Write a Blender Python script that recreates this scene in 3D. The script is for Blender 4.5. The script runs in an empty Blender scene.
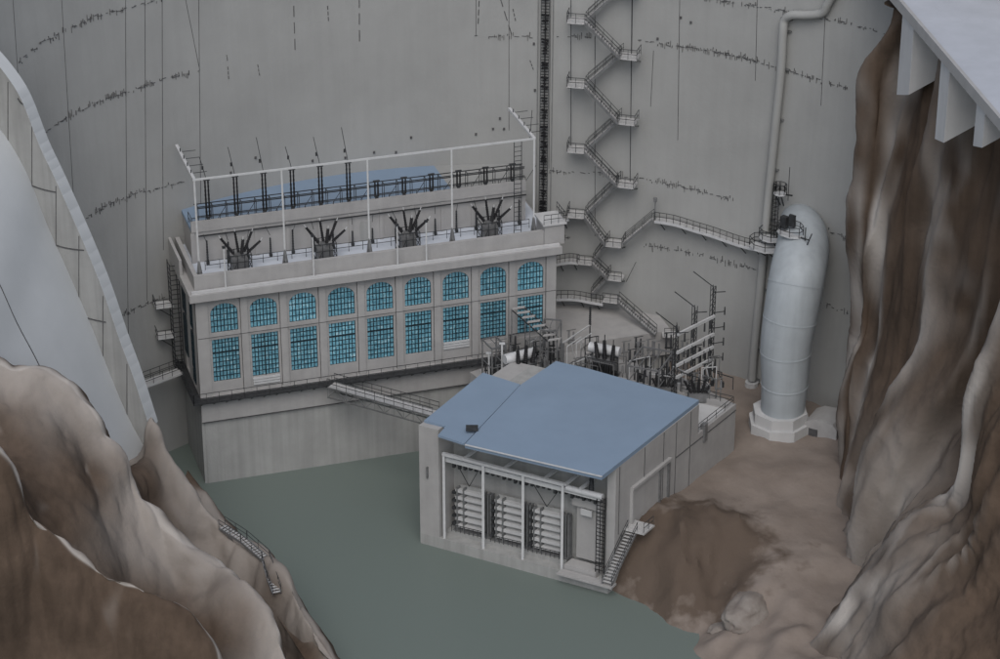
import bpy, math, random
from mathutils import Vector, noise
R = math.radians
random.seed(11)
S = bpy.context.scene
COL = S.collection

# ------------------------------------------------------------------ camera model (real distances recovered from the view)
F, TH, D = 2600.0, R(27), 306.0
CAM = Vector((0, -D*math.cos(TH), D*math.sin(TH)))
FW = Vector((0, math.cos(TH), -math.sin(TH))); UP = Vector((0, math.sin(TH), math.cos(TH))); RT = Vector((1, 0, 0))
def ray(px, py): return FW*F + RT*(px-500) + UP*(329.5-py)
def at_z(px, py, z):
    r = ray(px, py); return CAM + r*((z-CAM.z)/r.z)
def at_y(px, py, y):
    r = ray(px, py); return CAM + r*((y-CAM.y)/r.y)
def at_plane(px, py, o, n):
    r = ray(px, py); return CAM + r*((o-CAM).dot(n)/r.dot(n))

# ------------------------------------------------------------------ materials
def mat(name, c, rough=.8, metal=0., var=.12, scale=.6, c2=None, bump=0., bscale=8., streak=0., spec=.3, fine=True):
    m = bpy.data.materials.new(name); m.use_nodes = True
    nt = m.node_tree; b = nt.nodes['Principled BSDF']
    b.inputs['Roughness'].default_value = rough; b.inputs['Metallic'].default_value = metal
    b.inputs['Specular IOR Level'].default_value = spec
    tc = nt.nodes.new('ShaderNodeTexCoord'); geo = nt.nodes.new('ShaderNodeNewGeometry')
    n1 = nt.nodes.new('ShaderNodeTexNoise'); n1.inputs['Scale'].default_value = scale; n1.inputs['Detail'].default_value = 6; n1.inputs['Roughness'].default_value = .6
    nt.links.new(geo.outputs['Position'], n1.inputs['Vector'])
    rp = nt.nodes.new('ShaderNodeValToRGB'); c = Vector(c[:3]); d = Vector(c2[:3]) if c2 else c*(1-var*2)
    e = c if c2 else c*(1+var)
    rp.color_ramp.elements[0].position = .3; rp.color_ramp.elements[1].position = .7
    rp.color_ramp.elements[0].color = (*d, 1); rp.color_ramp.elements[1].color = (*e, 1)
    nt.links.new(n1.outputs['Fac'], rp.inputs['Fac'])
    out = rp.outputs['Color']
    if streak > 0:     # vertical weather stains
        mp = nt.nodes.new('ShaderNodeMapping'); mp.inputs['Scale'].default_value = (1.4, 1.4, .05)
        nt.links.new(geo.outputs['Position'], mp.inputs['Vector'])
        n2 = nt.nodes.new('ShaderNodeTexNoise'); n2.inputs['Scale'].default_value = 1.0; n2.inputs['Detail'].default_value = 5
        nt.links.new(mp.outputs['Vector'], n2.inputs['Vector'])
        r2 = nt.nodes.new('ShaderNodeValToRGB'); r2.color_ramp.elements[0].position = .35; r2.color_ramp.elements[1].position = .6
        k = 1-streak; r2.color_ramp.elements[0].color = (k, k, k, 1); r2.color_ramp.elements[1].color = (1, 1, 1, 1)
        nt.links.new(n2.outputs['Fac'], r2.inputs['Fac'])
        mx = nt.nodes.new('ShaderNodeMix'); mx.data_type = 'RGBA'; mx.blend_type = 'MULTIPLY'; mx.inputs[0].default_value = 1
        nt.links.new(out, mx.inputs[6]); nt.links.new(r2.outputs['Color'], mx.inputs[7]); out = mx.outputs[2]
    nt.links.new(out, b.inputs['Base Color'])
    if bump > 0:
        n3 = nt.nodes.new('ShaderNodeTexNoise'); n3.inputs['Scale'].default_value = bscale; n3.inputs['Detail'].default_value = 8
        nt.links.new(geo.outputs['Position'], n3.inputs['Vector'])
        bp = nt.nodes.new('ShaderNodeBump'); bp.inputs['Strength'].default_value = bump; bp.inputs['Distance'].default_value = .3
        nt.links.new(n3.outputs['Fac'], bp.inputs['Height']); nt.links.new(bp.outputs['Normal'], b.inputs['Normal'])
    return m
M = dict(
    dam=mat('dam_concrete', (.30, .305, .30), .9, var=.05, scale=.12, streak=.035, bump=.08, bscale=3),
    conc=mat('building_concrete', (.34, .337, .335), .88, var=.05, scale=.5, streak=.05, bump=.08, bscale=6),
    conc_d=mat('quay_concrete', (.32, .325, .32), .9, var=.05, scale=.4, streak=.14, bump=.12, bscale=5),
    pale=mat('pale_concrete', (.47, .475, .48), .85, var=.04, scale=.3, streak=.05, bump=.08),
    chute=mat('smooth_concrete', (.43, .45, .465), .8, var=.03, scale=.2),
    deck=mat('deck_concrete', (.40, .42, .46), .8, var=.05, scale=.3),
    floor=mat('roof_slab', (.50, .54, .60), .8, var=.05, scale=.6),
    roof=mat('blue_roof', (.195, .262, .35), .7, var=.03, scale=.25),
    seam=mat('seam_dark', (.085, .085, .088), .9, var=.2, scale=3),
    black=mat('black_iron', (.02, .02, .022), .5, .2, var=.2, scale=4),
    dark=mat('dark_steel', (.055, .058, .062), .55, .4, var=.2, scale=3),
    steel=mat('grey_steel', (.22, .225, .23), .5, .5, var=.12, scale=2),
    white=mat('pale_steel', (.52, .53, .54), .5, .1, var=.05, scale=2),
    tread=mat('tread_plate', (.5, .5, .5), .6, .2, var=.15, scale=6),
    pipe=mat('penstock_paint', (.37, .405, .43), .65, .1, var=.05, scale=.35, streak=.08),
    frame=mat('window_steel', (.02, .035, .045), .5, .2, var=.2, scale=4),
    rock=mat('canyon_rock', (.108, .078, .058), .95, c2=(.055, .04, .030), scale=.14, bump=.22, bscale=2.2, streak=.16, spec=.1),
    outcrop=mat('pale_rock', (.25, .23, .21), .9, c2=(.15, .125, .11), scale=.5, bump=.3, bscale=2),
)
def glass_mat():
    m = bpy.data.materials.new('window_glass'); m.use_nodes = True
    nt = m.node_tree; b = nt.nodes['Principled BSDF']
    geo = nt.nodes.new('ShaderNodeNewGeometry')
    v = nt.nodes.new('ShaderNodeTexNoise'); v.inputs['Scale'].default_value = 2.2; v.inputs['Detail'].default_value = 5; v.inputs['Roughness'].default_value = .75
    nt.links.new(geo.outputs['Position'], v.inputs['Vector'])
    rp = nt.nodes.new('ShaderNodeValToRGB'); e = rp.color_ramp.elements
    e[0].position = .36; e[0].color = (.065, .17, .23, 1); e[1].position = .70; e[1].color = (.36, .50, .55, 1)  # pale specks in the glass colour imitate reflections
    q = e.new(.55); q.color = (.125, .30, .38, 1)
    nt.links.new(v.outputs['Fac'], rp.inputs['Fac'])
    oi = nt.nodes.new('ShaderNodeObjectInfo'); mr = nt.nodes.new('ShaderNodeMapRange'); mr.inputs['To Min'].default_value = 1.0; mr.inputs['To Max'].default_value = 1.6
    nt.links.new(oi.outputs['Random'], mr.inputs['Value'])
    mx = nt.nodes.new('ShaderNodeVectorMath'); mx.operation = 'SCALE'; nt.links.new(rp.outputs['Color'], mx.inputs[0]); nt.links.new(mr.outputs[0], mx.inputs['Scale'])
    nt.links.new(mx.outputs[0], b.inputs['Base Color'])
    b.inputs['Roughness'].default_value = .18
    return m
M['glass'] = glass_mat()
def paint_crest_light(m):  # rim highlights of the rock crests painted as pale colour, plus pale rock patches
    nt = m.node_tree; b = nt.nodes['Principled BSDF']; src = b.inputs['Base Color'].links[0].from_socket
    at = nt.nodes.new('ShaderNodeAttribute'); at.attribute_name = 'pale_crest_light'
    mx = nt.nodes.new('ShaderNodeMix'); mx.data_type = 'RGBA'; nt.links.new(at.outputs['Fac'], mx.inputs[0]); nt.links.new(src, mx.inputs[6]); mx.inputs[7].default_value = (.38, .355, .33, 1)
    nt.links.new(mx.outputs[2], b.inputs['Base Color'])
paint_crest_light(M['rock'])
def water_mat():
    m = bpy.data.materials.new('still_water'); m.use_nodes = True
    nt = m.node_tree; b = nt.nodes['Principled BSDF']
    b.inputs['Base Color'].default_value = (.135, .165, .152, 1); b.inputs['Roughness'].default_value = .42
    b.inputs['Specular IOR Level'].default_value = .35
    geo = nt.nodes.new('ShaderNodeNewGeometry')
    n = nt.nodes.new('ShaderNodeTexNoise'); n.inputs['Scale'].default_value = 1.3; n.inputs['Detail'].default_value = 6
    nt.links.new(geo.outputs['Position'], n.inputs['Vector'])
    bp = nt.nodes.new('ShaderNodeBump'); bp.inputs['Strength'].default_value = .12; bp.inputs['Distance'].default_value = .1
    nt.links.new(n.outputs['Fac'], bp.inputs['Height']); nt.links.new(bp.outputs['Normal'], b.inputs['Normal'])
    return m
M['water'] = water_mat()
def ground_mat():
    m = mat('canyon_floor', (.235, .20, .175), .95, c2=(.17, .14, .12), scale=.18, bump=.25, bscale=1.5)
    nt = m.node_tree; b = nt.nodes['Principled BSDF']
    geo = nt.nodes.new('ShaderNodeNewGeometry'); src = b.inputs['Base Color'].links[0].from_socket
    # bare brown soil where the bank has slumped (world-space patch with a ragged edge)
    def dist(cx, cy, rx, ry):
        mp = nt.nodes.new('ShaderNodeMapping'); mp.vector_type = 'POINT'
        mp.inputs['Location'].default_value = (-cx/rx, -cy/ry, 0); mp.inputs['Scale'].default_value = (1/rx, 1/ry, 0)
        nt.links.new(geo.outputs['Position'], mp.inputs['Vector'])
        ln = nt.nodes.new('ShaderNodeVectorMath'); ln.operation = 'LENGTH'; nt.links.new(mp.outputs[0], ln.inputs[0])
        return ln.outputs['Value']
    n = nt.nodes.new('ShaderNodeTexNoise'); n.inputs['Scale'].default_value = .5; n.inputs['Detail'].default_value = 5
    nt.links.new(geo.outputs['Position'], n.inputs['Vector'])
    def patch(cx, cy, rx, ry, col, amt, src):
        a = nt.nodes.new('ShaderNodeMath'); a.operation = 'ADD'
        sc = nt.nodes.new('ShaderNodeMath'); sc.operation = 'MULTIPLY_ADD'; sc.inputs[1].default_value = 1.5; sc.inputs[2].default_value = -.75
        nt.links.new(n.outputs['Fac'], sc.inputs[0]); nt.links.new(dist(cx, cy, rx, ry), a.inputs[0]); nt.links.new(sc.outputs[0], a.inputs[1])
        mr = nt.nodes.new('ShaderNodeMapRange'); mr.inputs['From Min'].default_value = .8; mr.inputs['From Max'].default_value = 1.2
        mr.inputs['To Min'].default_value = amt; mr.inputs['To Max'].default_value = 0
        nt.links.new(a.outputs[0], mr.inputs['Value'])
        mx = nt.nodes.new('ShaderNodeMix'); mx.data_type = 'RGBA'
        nt.links.new(mr.outputs[0], mx.inputs[0]); nt.links.new(src, mx.inputs[6]); mx.inputs[7].default_value = (*col, 1)
        return mx.outputs[2]
    c = at_z(690, 558, 3)
    src = patch(c.x, c.y-.6, 8.8, 7.0, (.082, .06, .045), .9, src)
    nt.links.new(src, b.inputs['Base Color'])
    return m
M['ground'] = ground_mat()

# ------------------------------------------------------------------ mesh builder
class MB:
    def __init__(s): s.v = []; s.f = []
    def add(s, vs, fs):
        o = len(s.v); s.v += [Vector(v) for v in vs]; s.f += [tuple(i+o for i in f) for f in fs]; return s
    def hexa(s, b, t): # b,t: 4 pts each ccw
        return s.add(list(b)+list(t), [(3, 2, 1, 0), (4, 5, 6, 7), (0, 1, 5, 4), (1, 2, 6, 5), (2, 3, 7, 6), (3, 0, 4, 7)])
    def box(s, x0, x1, y0, y1, z0, z1, fr=None):
        g = fr or (lambda x, y, z: Vector((x, y, z)))
        return s.hexa([g(x0, y0, z0), g(x1, y0, z0), g(x1, y1, z0), g(x0, y1, z0)], [g(x0, y0, z1), g(x1, y0, z1), g(x1, y1, z1), g(x0, y1, z1)])
    def prism(s, pts, z0, z1, fr=None):
        g = fr or (lambda x, y, z: Vector((x, y, z))); n = len(pts)
        return s.add([g(x, y, z0) for x, y in pts]+[g(x, y, z1) for x, y in pts],
                     [tuple(range(n-1, -1, -1)), tuple(range(n, 2*n))]+[(i, (i+1) % n, n+(i+1) % n, n+i) for i in range(n)])
    def beam(s, p, q, w, h=None):
        p, q = Vector(p), Vector(q); h = h or w; d = (q-p)
        if d.length < 1e-6: return s
        d.normalize(); u = d.cross(Vector((0, 0, 1)))
        if u.length < .05: u = d.cross(Vector((1, 0, 0)))
        u.normalize(); v = u.cross(d); u *= w/2; v *= h/2
        return s.hexa([p-u-v, p+u-v, p+u+v, p-u+v][::-1], [q-u-v, q+u-v, q+u+v, q-u+v][::-1])
    def cyl(s, p, q, r, r2=None, n=10):
        p, q = Vector(p), Vector(q); r2 = r if r2 is None else r2; d = (q-p).normalized()
        u = d.cross(Vector((0, 0, 1)))
        if u.length < .05: u = Vector((1, 0, 0))
        u.normalize(); v = d.cross(u)
        a = [(math.cos(2*math.pi*i/n), math.sin(2*math.pi*i/n)) for i in range(n)]
        return s.add([p+(u*x+v*y)*r for x, y in a]+[q+(u*x+v*y)*r2 for x, y in a],
                     [tuple(range(n-1, -1, -1)), tuple(range(n, 2*n))]+[(i, (i+1) % n, n+(i+1) % n, n+i) for i in range(n)])
    def tube(s, path, r, n=8):
        P = [Vector(p) for p in path]; rs = r if isinstance(r, (list, tuple)) else [r]*len(P); rings = []
        u = None
        for i, p in enumerate(P):
            d = (P[min(i+1, len(P)-1)]-P[max(i-1, 0)]).normalized()
            if u is None:
                u = d.cross(Vector((0, 0, 1)));
                if u.length < .05: u = Vector((1, 0, 0))
            u = (u-d*u.dot(d)).normalized(); v = d.cross(u)
            rings.append([p+(u*math.cos(2*math.pi*k/n)+v*math.sin(2*math.pi*k/n))*rs[i] for k in range(n)])
        vs = [x for rr in rings for x in rr]; fs = [tuple(range(n-1, -1, -1)), tuple(range((len(P)-1)*n, len(P)*n))]
        for i in range(len(P)-1):
            for k in range(n): fs.append((i*n+k, i*n+(k+1) % n, (i+1)*n+(k+1) % n, (i+1)*n+k))
        return s.add(vs, fs)
    def bushing(s, p, d, L, r):  # ribbed insulator stack
        p = Vector(p); d = Vector(d).normalized(); n = 9
        rs = []; pts = []
        for i in range(n*2+1):
            pts.append(p+d*(L*i/(n*2))); rs.append(r*(1.0 if i % 2 else .72)*(1-.25*i/(n*2)))
        return s.tube(pts, rs, 8)
    def build(s, name, m, parent=None, smooth=True):
        me = bpy.data.meshes.new(name)
        off = Vector((0, 0, 0)); p = parent
        while p is not None: off += p.location; p = p.parent
        me.from_pydata([tuple(v-off) for v in s.v], [], s.f); me.materials.append(m if not isinstance(m, str) else M[m])
        o = bpy.data.objects.new(name, me); COL.objects.link(o)
        if parent: o.parent = parent
        me.polygons.foreach_set('use_smooth', [smooth]*len(me.polygons))
        if smooth:
            try: me.set_sharp_from_angle(angle=R(35))
            except Exception: pass
        me.update(); return o
def tag(o, label=None, cat=None, group=None, kind=None):
    for k, v in (('label', label), ('category', cat), ('group', group), ('kind', kind)):
        if v: o[k] = v
    return o
def thing(name, label, cat, loc=(0, 0, 0), group=None):
    o = bpy.data.objects.new(name, None); COL.objects.link(o); o.location = loc; o.empty_display_size = .5
    return tag(o, label, cat, group)
def copy_tree(o, parent=None):
    c = o.copy(); COL.objects.link(c); c.parent = parent
    for ch in list(o.children): copy_tree(ch, c)
    return c
class Frame:
    def __init__(s, o, a, b=None):
        s.o = Vector((o[0], o[1], 0)); s.x = Vector((math.cos(R(a)), math.sin(R(a)), 0)); b = a+90 if b is None else b
        s.y = Vector((math.cos(R(b)), math.sin(R(b)), 0))
    def __call__(s, x, y, z): return s.o+s.x*x+s.y*y+Vector((0, 0, z))
    def hit(s, px, py, y=0): # point on the plane local-y = y
        n = Vector((-s.x.y, s.x.x, 0)); return at_plane(px, py, s.o+s.y*y, n)

# ------------------------------------------------------------------ dam
DC = Vector((-.3, -63.8, 0))
def dam_R(z): return 49.6+.05*z
def dam_pt(phi, z, off=0.):   # phi degrees, off = distance in front of the face
    Rr = dam_R(z)-off; lo, hi = -66., 62.
    c = min(max(phi, lo), hi); p = DC+Vector((math.sin(R(c)), math.cos(R(c)), 0))*Rr
    ex = (phi-c)
    if ex: p += Vector((math.cos(R(c)), -math.sin(R(c)), 0))*ex*.9
    p.z = z; return p
def dam_at(px, py, off=0.):   # where the sight line meets the face
    r = ray(px, py).normalized(); t = 180.; last = None
    while t < 420:
        p = CAM+r*t; q = Vector((p.x-DC.x, p.y-DC.y)); d = dam_R(p.z)-off-q.length
        if p.y > DC.y+4 and d <= 0: break
        t += .25
    return p
def phi_of(p): return math.degrees(math.atan2(p.x-DC.x, p.y-DC.y))

dam = thing('arch_dam', 'huge curved grey concrete dam face filling the background behind the powerhouse', 'dam', tuple(DC))
mb = MB(); NP, NZ = 150, 34; phis = [-96+(96+96)*i/NP for i in range(NP+1)]; zs = [-3+69*j/NZ for j in range(NZ+1)]
vs = [dam_pt(f, z) for z in zs for f in phis]+[dam_pt(f, z, -9) for z in zs for f in phis]
W = NP+1; H = (NZ+1)*W; fs = []
for j in range(NZ):
    for i in range(NP):
        a = j*W+i; fs.append((a, a+1, a+W+1, a+W)); fs.append((H+a, H+a+W, H+a+W+1, H+a+1))
for i in range(NP): a = NZ*W+i; fs.append((a, a+1, H+a+1, H+a)); fs.append((i, H+i, H+i+1, i+1))
for j in range(NZ):
    a = j*W; fs.append((a, a+W, H+a+W, H+a)); a += NP; fs.append((a, H+a, H+a+W, a+W))
mb.add(vs, fs).build('dam_wall', 'dam', dam)
# vertical contraction joints: (px, py top, px, py bottom)
for (x0, y0, x1, y1) in [(12, -8, 18, 85), (60, -8, 72, 192), (125, -8, 128, 372), (144, -8, 146, 300), (161, -8, 163, 250), (198, -8, 200, 205), (509, -8, 509, 130), (476, -8, 476, 36),
                         (595, 0, 595, 236), (633, -8, 631, 130), (654, 50, 651, 106), (680, -8, 678, 140), (758, -8, 756, 80), (827, -8, 822, 105), (551, -8, 549, 168), (184, -8, 199, 70), (532, 110, 530, 140)]:
    m = MB(); p, q = dam_at(x0, y0), dam_at(x1, y1); fp, fq = phi_of(p), phi_of(q); n = 12; w = .055
    for i in range(n):
        z0, z1 = p.z+(q.z-p.z)*i/n, p.z+(q.z-p.z)*(i+1)/n; a0, a1 = fp+(fq-fp)*i/n, fp+(fq-fp)*(i+1)/n
        m.beam(dam_pt(a0, z0, .0), dam_pt(a1, z1, .0), w, w)
    m.build('contraction_joint', 'seam', dam)
# broken horizontal lift seams full of dark anchor stubs
def seam_row(pts, dens=1.):
    P = [dam_at(*q) for q in pts]; zc = sum(p.z for p in P)/len(P); m = MB()
    f0, f1 = phi_of(P[0]), phi_of(P[-1]); L = abs(f1-f0)*R(1)*50
    def zof(t):
        x = t*(len(P)-1); i = min(int(x), len(P)-2); return P[i].z+(P[i+1].z-P[i].z)*(x-i)
    k = 0.; step = .19/dens
    while k < L:
        t = k/L; f = f0+(f1-f0)*t; z = zof(t); cl = noise.noise(Vector((k*.35, zc, 3.1)))
        if random.random() < .45+cl*.9:
            h = random.uniform(.12, .75)*(1 if cl > -.1 else .5); zz = z+random.uniform(-.25, .25)
            a = dam_pt(f, zz-h/2, .05); b = dam_pt(f+random.uniform(-.06, .06), zz+h/2, .07); m.beam(a, b, random.uniform(.04, .10), .04)
        if random.random() < .38:
            w = random.uniform(.15, .5)/50/R(1)/2; zz = z+random.uniform(-.12, .12)
            m.beam(dam_pt(f-w, zz, .05), dam_pt(f+w, zz+random.uniform(-.06, .06), .05), .045)
        k += step
    m.build('anchor_seam', 'seam', dam)
for pts in ([(15, 66), (43, 42), (64, 30), (100, 14), (125, 8), (165, -2)], [(43, 133), (63, 118), (95, 102), (125, 92), (160, 80), (198, 71)],
            [(85, 217), (105, 205), (125, 197), (160, 187), (193, 178)], [(119, 316), (135, 308), (163, 296)],
            [(476, 36), (532, 36)], [(556, 36), (592, 36)], [(640, 40), (655, 42), (700, 49), (759, 61)], [(550, 171), (595, 172)], [(600, 173), (640, 178), (680, 186), (735, 199)],
            [(643, 245), (680, 250), (720, 259), (760, 270)], [(705, -2), (745, 3), (800, 14), (845, 22), (887, 33)], [(718, 51), (770, 64), (817, 79), (869, 94)],
            [(823, 228), (858, 243)], [(815, 300), (850, 312)], [(560, 236), (572, 237)]):
    seam_row(pts)
def mark(lst):
    m = MB()
    for (x, y) in lst:
        p = dam_at(x, y); f = phi_of(p)
        m.box(-.11, .11, -.12, .1, -.13, .13, Frame((dam_pt(f, p.z).x, dam_pt(f, p.z).y), -f).__call__ if 0 else (lambda a, b, c, q=dam_pt(f, p.z): q+Vector((a, b, c))))
    return m
mark([(230, 172), (255, 157), (312, 160), (374, 152), (411, 137), (476, 134), (345, 157), (396, 152), (500, 118), (504, 128), (534, 43), (535, 90), (493, 128), (658, 38), (681, 17), (691, 22)]).build('anchor_bolt', 'seam', dam)
for (x0, y0, x1, y1) in [(293, 5, 295, 55), (227, 66, 228, 80), (227, 60, 226, 54), (327, 5, 328, 22), (359, -4, 359, 46), (257, 64, 259, 76), (513, 8, 516, 22), (500, -3, 513, 38), (479, 0, 478, 26), (530, 60, 534, 70)]:
    p, q = dam_at(x0, y0), dam_at(x1, y1); m = MB(); fp, fq = phi_of(p), phi_of(q); n = 9
    for i in range(n):
        if i % 3 == 2: continue
        m.beam(dam_pt(fp+(fq-fp)*i/n, p.z+(q.z-p.z)*i/n, .03), dam_pt(fp+(fq-fp)*(i+1)/n, p.z+(q.z-p.z)*(i+1)/n, .03), .07)
    m.build('surface_crack', 'seam', dam)

# drain pipe hugging the right side of the dam
dp = thing('drain_pipe', 'long pale pipe clamped up the right of the dam with a bend at the top', 'pipe', tuple(dam_at(752, 383)))
path = [dam_at(x, y, .75) for x, y in [(838, -14), (828, 3), (822, 13), (806, 15), (792, 15), (785, 20), (783, 32), (781, 70), (776, 120), (771, 170), (766, 220), (760, 290), (754, 350), (752, 380)]]
def smooth_path(P, n=4):
    out = []
    for i in range(len(P)-1):
        a, b, c, d = P[max(i-1, 0)], P[i], P[i+1], P[min(i+2, len(P)-1)]
        for k in range(n):
            t = k/n; out.append(.5*((2*b)+(c-a)*t+(2*a-5*b+4*c-d)*t*t+(3*b-a-3*c+d)*t*t*t))
    return out+[P[-1]]
MB().tube(smooth_path(path), .46, 12).build('pipe_run', 'dam', dp)
for q in path[5:]:
    f = phi_of(q); MB().beam(dam_pt(f-.75, q.z, .2), dam_pt(f+.75, q.z, .2), .25, .12).build('pipe_clamp', 'steel', dp)
MB().cyl(path[-1]-Vector((0, 0, .2)), path[-1]-Vector((0, 0, 1.2)), .75, .75, 10).build('pipe_shoe', 'pale', dp)

# ladder shaft left of the stair tower
p0, p1 = dam_at(546, -8), dam_at(541, 236)
lad = thing('cable_ladder', 'tall black cable ladder running straight up the middle of the dam', 'ladder', tuple(p1))
fa = phi_of(p0); zt, zb = p0.z, p1.z
for off in (-.42, .42):
    m = MB(); a = off/50/R(1)
    for i in range(12): m.beam(dam_pt(fa+a, zb+(zt-zb)*i/12, .35), dam_pt(fa+a, zb+(zt-zb)*(i+1)/12, .35), .07)
    m.build('rail', 'dark', lad)
m = MB(); z = zb; m2 = MB()
while z < zt:
    a = .42/50/R(1); m.beam(dam_pt(fa-a, z, .35), dam_pt(fa+a, z, .35), .06)
    if random.random() < .55:
        w = random.uniform(.1, .38)/50/R(1); m2.beam(dam_pt(fa-w, z, .3), dam_pt(fa+w, z+random.uniform(-.2, .2), .38), random.uniform(.12, .4), .15)
    z += .33
m.build('rungs', 'black', lad); m2.build('cable_clips', 'black', lad)
m = MB()
for i in range(14): m.beam(dam_pt(fa, zb+(zt-zb)*i/14, .22), dam_pt(fa, zb+(zt-zb)*(i+1)/14, .22), .38, .12)
m.build('cable_bundle', 'black', lad)
for o_ in (-.75, .8):
    m = MB(); a = o_/50/R(1)
    for i in range(12): m.beam(dam_pt(fa+a, zb+(zt-zb)*i/12, .1), dam_pt(fa+a, zb+(zt-zb)*(i+1)/12, .1), .06)
    m.build('conduit', 'steel', lad)

# ------------------------------------------------------------------ railings
def add_railing(parent, P, h=1.05, gap=1.3, m='dark', w=.05, name='railing', posts_as_parts=False):
    r = MB(); P = [Vector(p) for p in P]; up = Vector((0, 0, 1))
    for a, b in zip(P, P[1:]):
        for k in (1., .52): r.beam(a+up*h*k, b+up*h*k, w)
        n = max(1, round((b-a).length/gap))
        for i in range(n+1): r.beam(a+(b-a)*i/n, a+(b-a)*i/n+up*h, w)
    return r.build(name, m, parent)

# ------------------------------------------------------------------ zigzag staircase on the dam
def stair_flight(parent, a, b, width_dir, w=.95):
    """a upper, b lower; open treads between stringers"""
    wd = width_dir*w/2; m = MB()
    for s_ in (-1, 1): m.beam(a+wd*s_, b+wd*s_, .07, .26)
    f = m.build('flight', 'steel', parent)
    n = max(4, int((b-a).length/.33)); t = MB()
    for i in range(n):
        p = a+(b-a)*((i+.5)/n)+Vector((0, 0, .1)); d = Vector((b.x-a.x, b.y-a.y, 0)).normalized()*.12
        t.hexa([p-d-wd-Vector((0, 0, .03)), p+d-wd-Vector((0, 0, .03)), p+d+wd-Vector((0, 0, .03)), p-d+wd-Vector((0, 0, .03))], [p-d-wd, p+d-wd, p+d+wd, p-d+wd])
    t.build('treads', 'tread', f)
    hr = MB(); up = Vector((0, 0, 1))
    for s_ in (-1, 1):
        for k in (1., .55): hr.beam(a+wd*s_+up*k, b+wd*s_+up*k, .045)
        nn = max(2, int((b-a).length/1.2))
        for i in range(nn+1): q = a+(b-a)*i/nn+wd*s_; hr.beam(q, q+up, .045)
    hr.build('handrail', 'dark', f); return f
def radial(p): v = Vector((p.x-DC.x, p.y-DC.y, 0)); return v.normalized()
def landing(parent, c, hw=.95, d=1.9, rails=('front',), off=1.3):
    """c centre of slab"""
    r = radial(c); t = Vector((r.y, -r.x, 0)); g = lambda x, y, z: c+t*x+r*y+Vector((0, 0, z))
    m = MB(); m.box(-hw, hw, -d/2, d/2, -.12, 0, g); o = m.build('landing', 'tread', parent)
    k = MB()
    for s_ in (-1, 1): k.beam(g(s_*hw*.85, -d/2, -.15), g(s_*hw*.85, d/2+.9, -1.2), .08)
    k.build('bracket', 'dark', o)
    add_railing(o, [g(-hw, -d/2, 0), g(hw, -d/2, 0)], gap=.9)
    return o, g
st = thing('zigzag_staircase', 'open steel staircase zigzagging down the dam right of the cable ladder', 'staircase', tuple(dam_at(640, 330)))
Ls = [(577, 20), (577, 84), (577, 149)]; Rs = [(630, -10), (630, 56), (628, 121), (627, 184)]
LP = [dam_at(x, y, 1.7) for x, y in Ls]; RP = [dam_at(x, y, 1.7) for x, y in Rs]
L4 = dam_at(577, 214, 1.7); R4 = dam_at(615, 243, 1.7); LP.append(L4); RP.append(R4)
for i, p in enumerate(LP):
    landing(st, p); 
    m = MB(); r = radial(p); t = Vector((r.y, -r.x, 0)); add_railing(st, [p-t*.95-r*.9, p-t*.95+r*.9], gap=.9, name='end_railing')
for p in RP: landing(st, p); r = radial(p); t = Vector((r.y, -r.x, 0)); add_railing(st, [p+t*.95-r*.9, p+t*.95+r*.9], gap=.9, name='end_railing')
for i in range(4):
    a, b = RP[i], LP[i]; r = radial(a); t = Vector((r.y, -r.x, 0)); stair_flight(st, a-t*.95+r*.5, b+t*.95+r*.5, r)          # inner flight right->left going down
    a, b = LP[i], RP[i+1]; r = radial(a); t = Vector((r.y, -r.x, 0)); stair_flight(st, a+t*.95-r*.5, b-t*.95-r*.5, r)
for q, y0, y1 in ((571, 0, 150), (632, -5, 190), (595, 20, 60)):     # hanger posts
    p, s_ = dam_at(q, y0, .9), dam_at(q-(2 if q > 600 else 0), y1, .9); MB().beam(p, s_, .07).build('hanger', 'dark', st)
lower = [dam_at(586, 261, 1.6), dam_at(616, 277, 1.6), dam_at(584, 295, 1.6), dam_at(612, 299, 1.6)]
for p in lower[:2]: landing(st, p, .8, 1.7)
landing(st, lower[3], .9, 1.7)
def fl(a, b, s):
    r = radial(a); t = Vector((r.y, -r.x, 0)); sg = 1 if b.x > a.x else -1; stair_flight(st, a+t*sg*.8+r*s, b-t*sg*.8+r*s, r, .85)
fl(R4, lower[0], .45); fl(lower[0], lower[1], -.4); fl(lower[1], lower[2]+Vector((0, 0, .0)), .4)
# long last flight down to the switchyard
end = dam_at(664, 334, 4.2); fl(lower[3], end, -.4)
MB().box(-.8, .8, -.7, .7, -.12, 0, lambda x, y, z: end+Vector((x+.6, y, z))).build('foot_landing', 'tread', st)
add_railing(st, [end+Vector((0, -.7, 0)), end+Vector((1.4, -.7, 0)), end+Vector((1.4, .7, 0))], gap=.8, name='end_railing')
MB().beam(dam_at(636, 262, .8), dam_at(626, 282, .8), .06).build('brace', 'dark', st)

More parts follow.
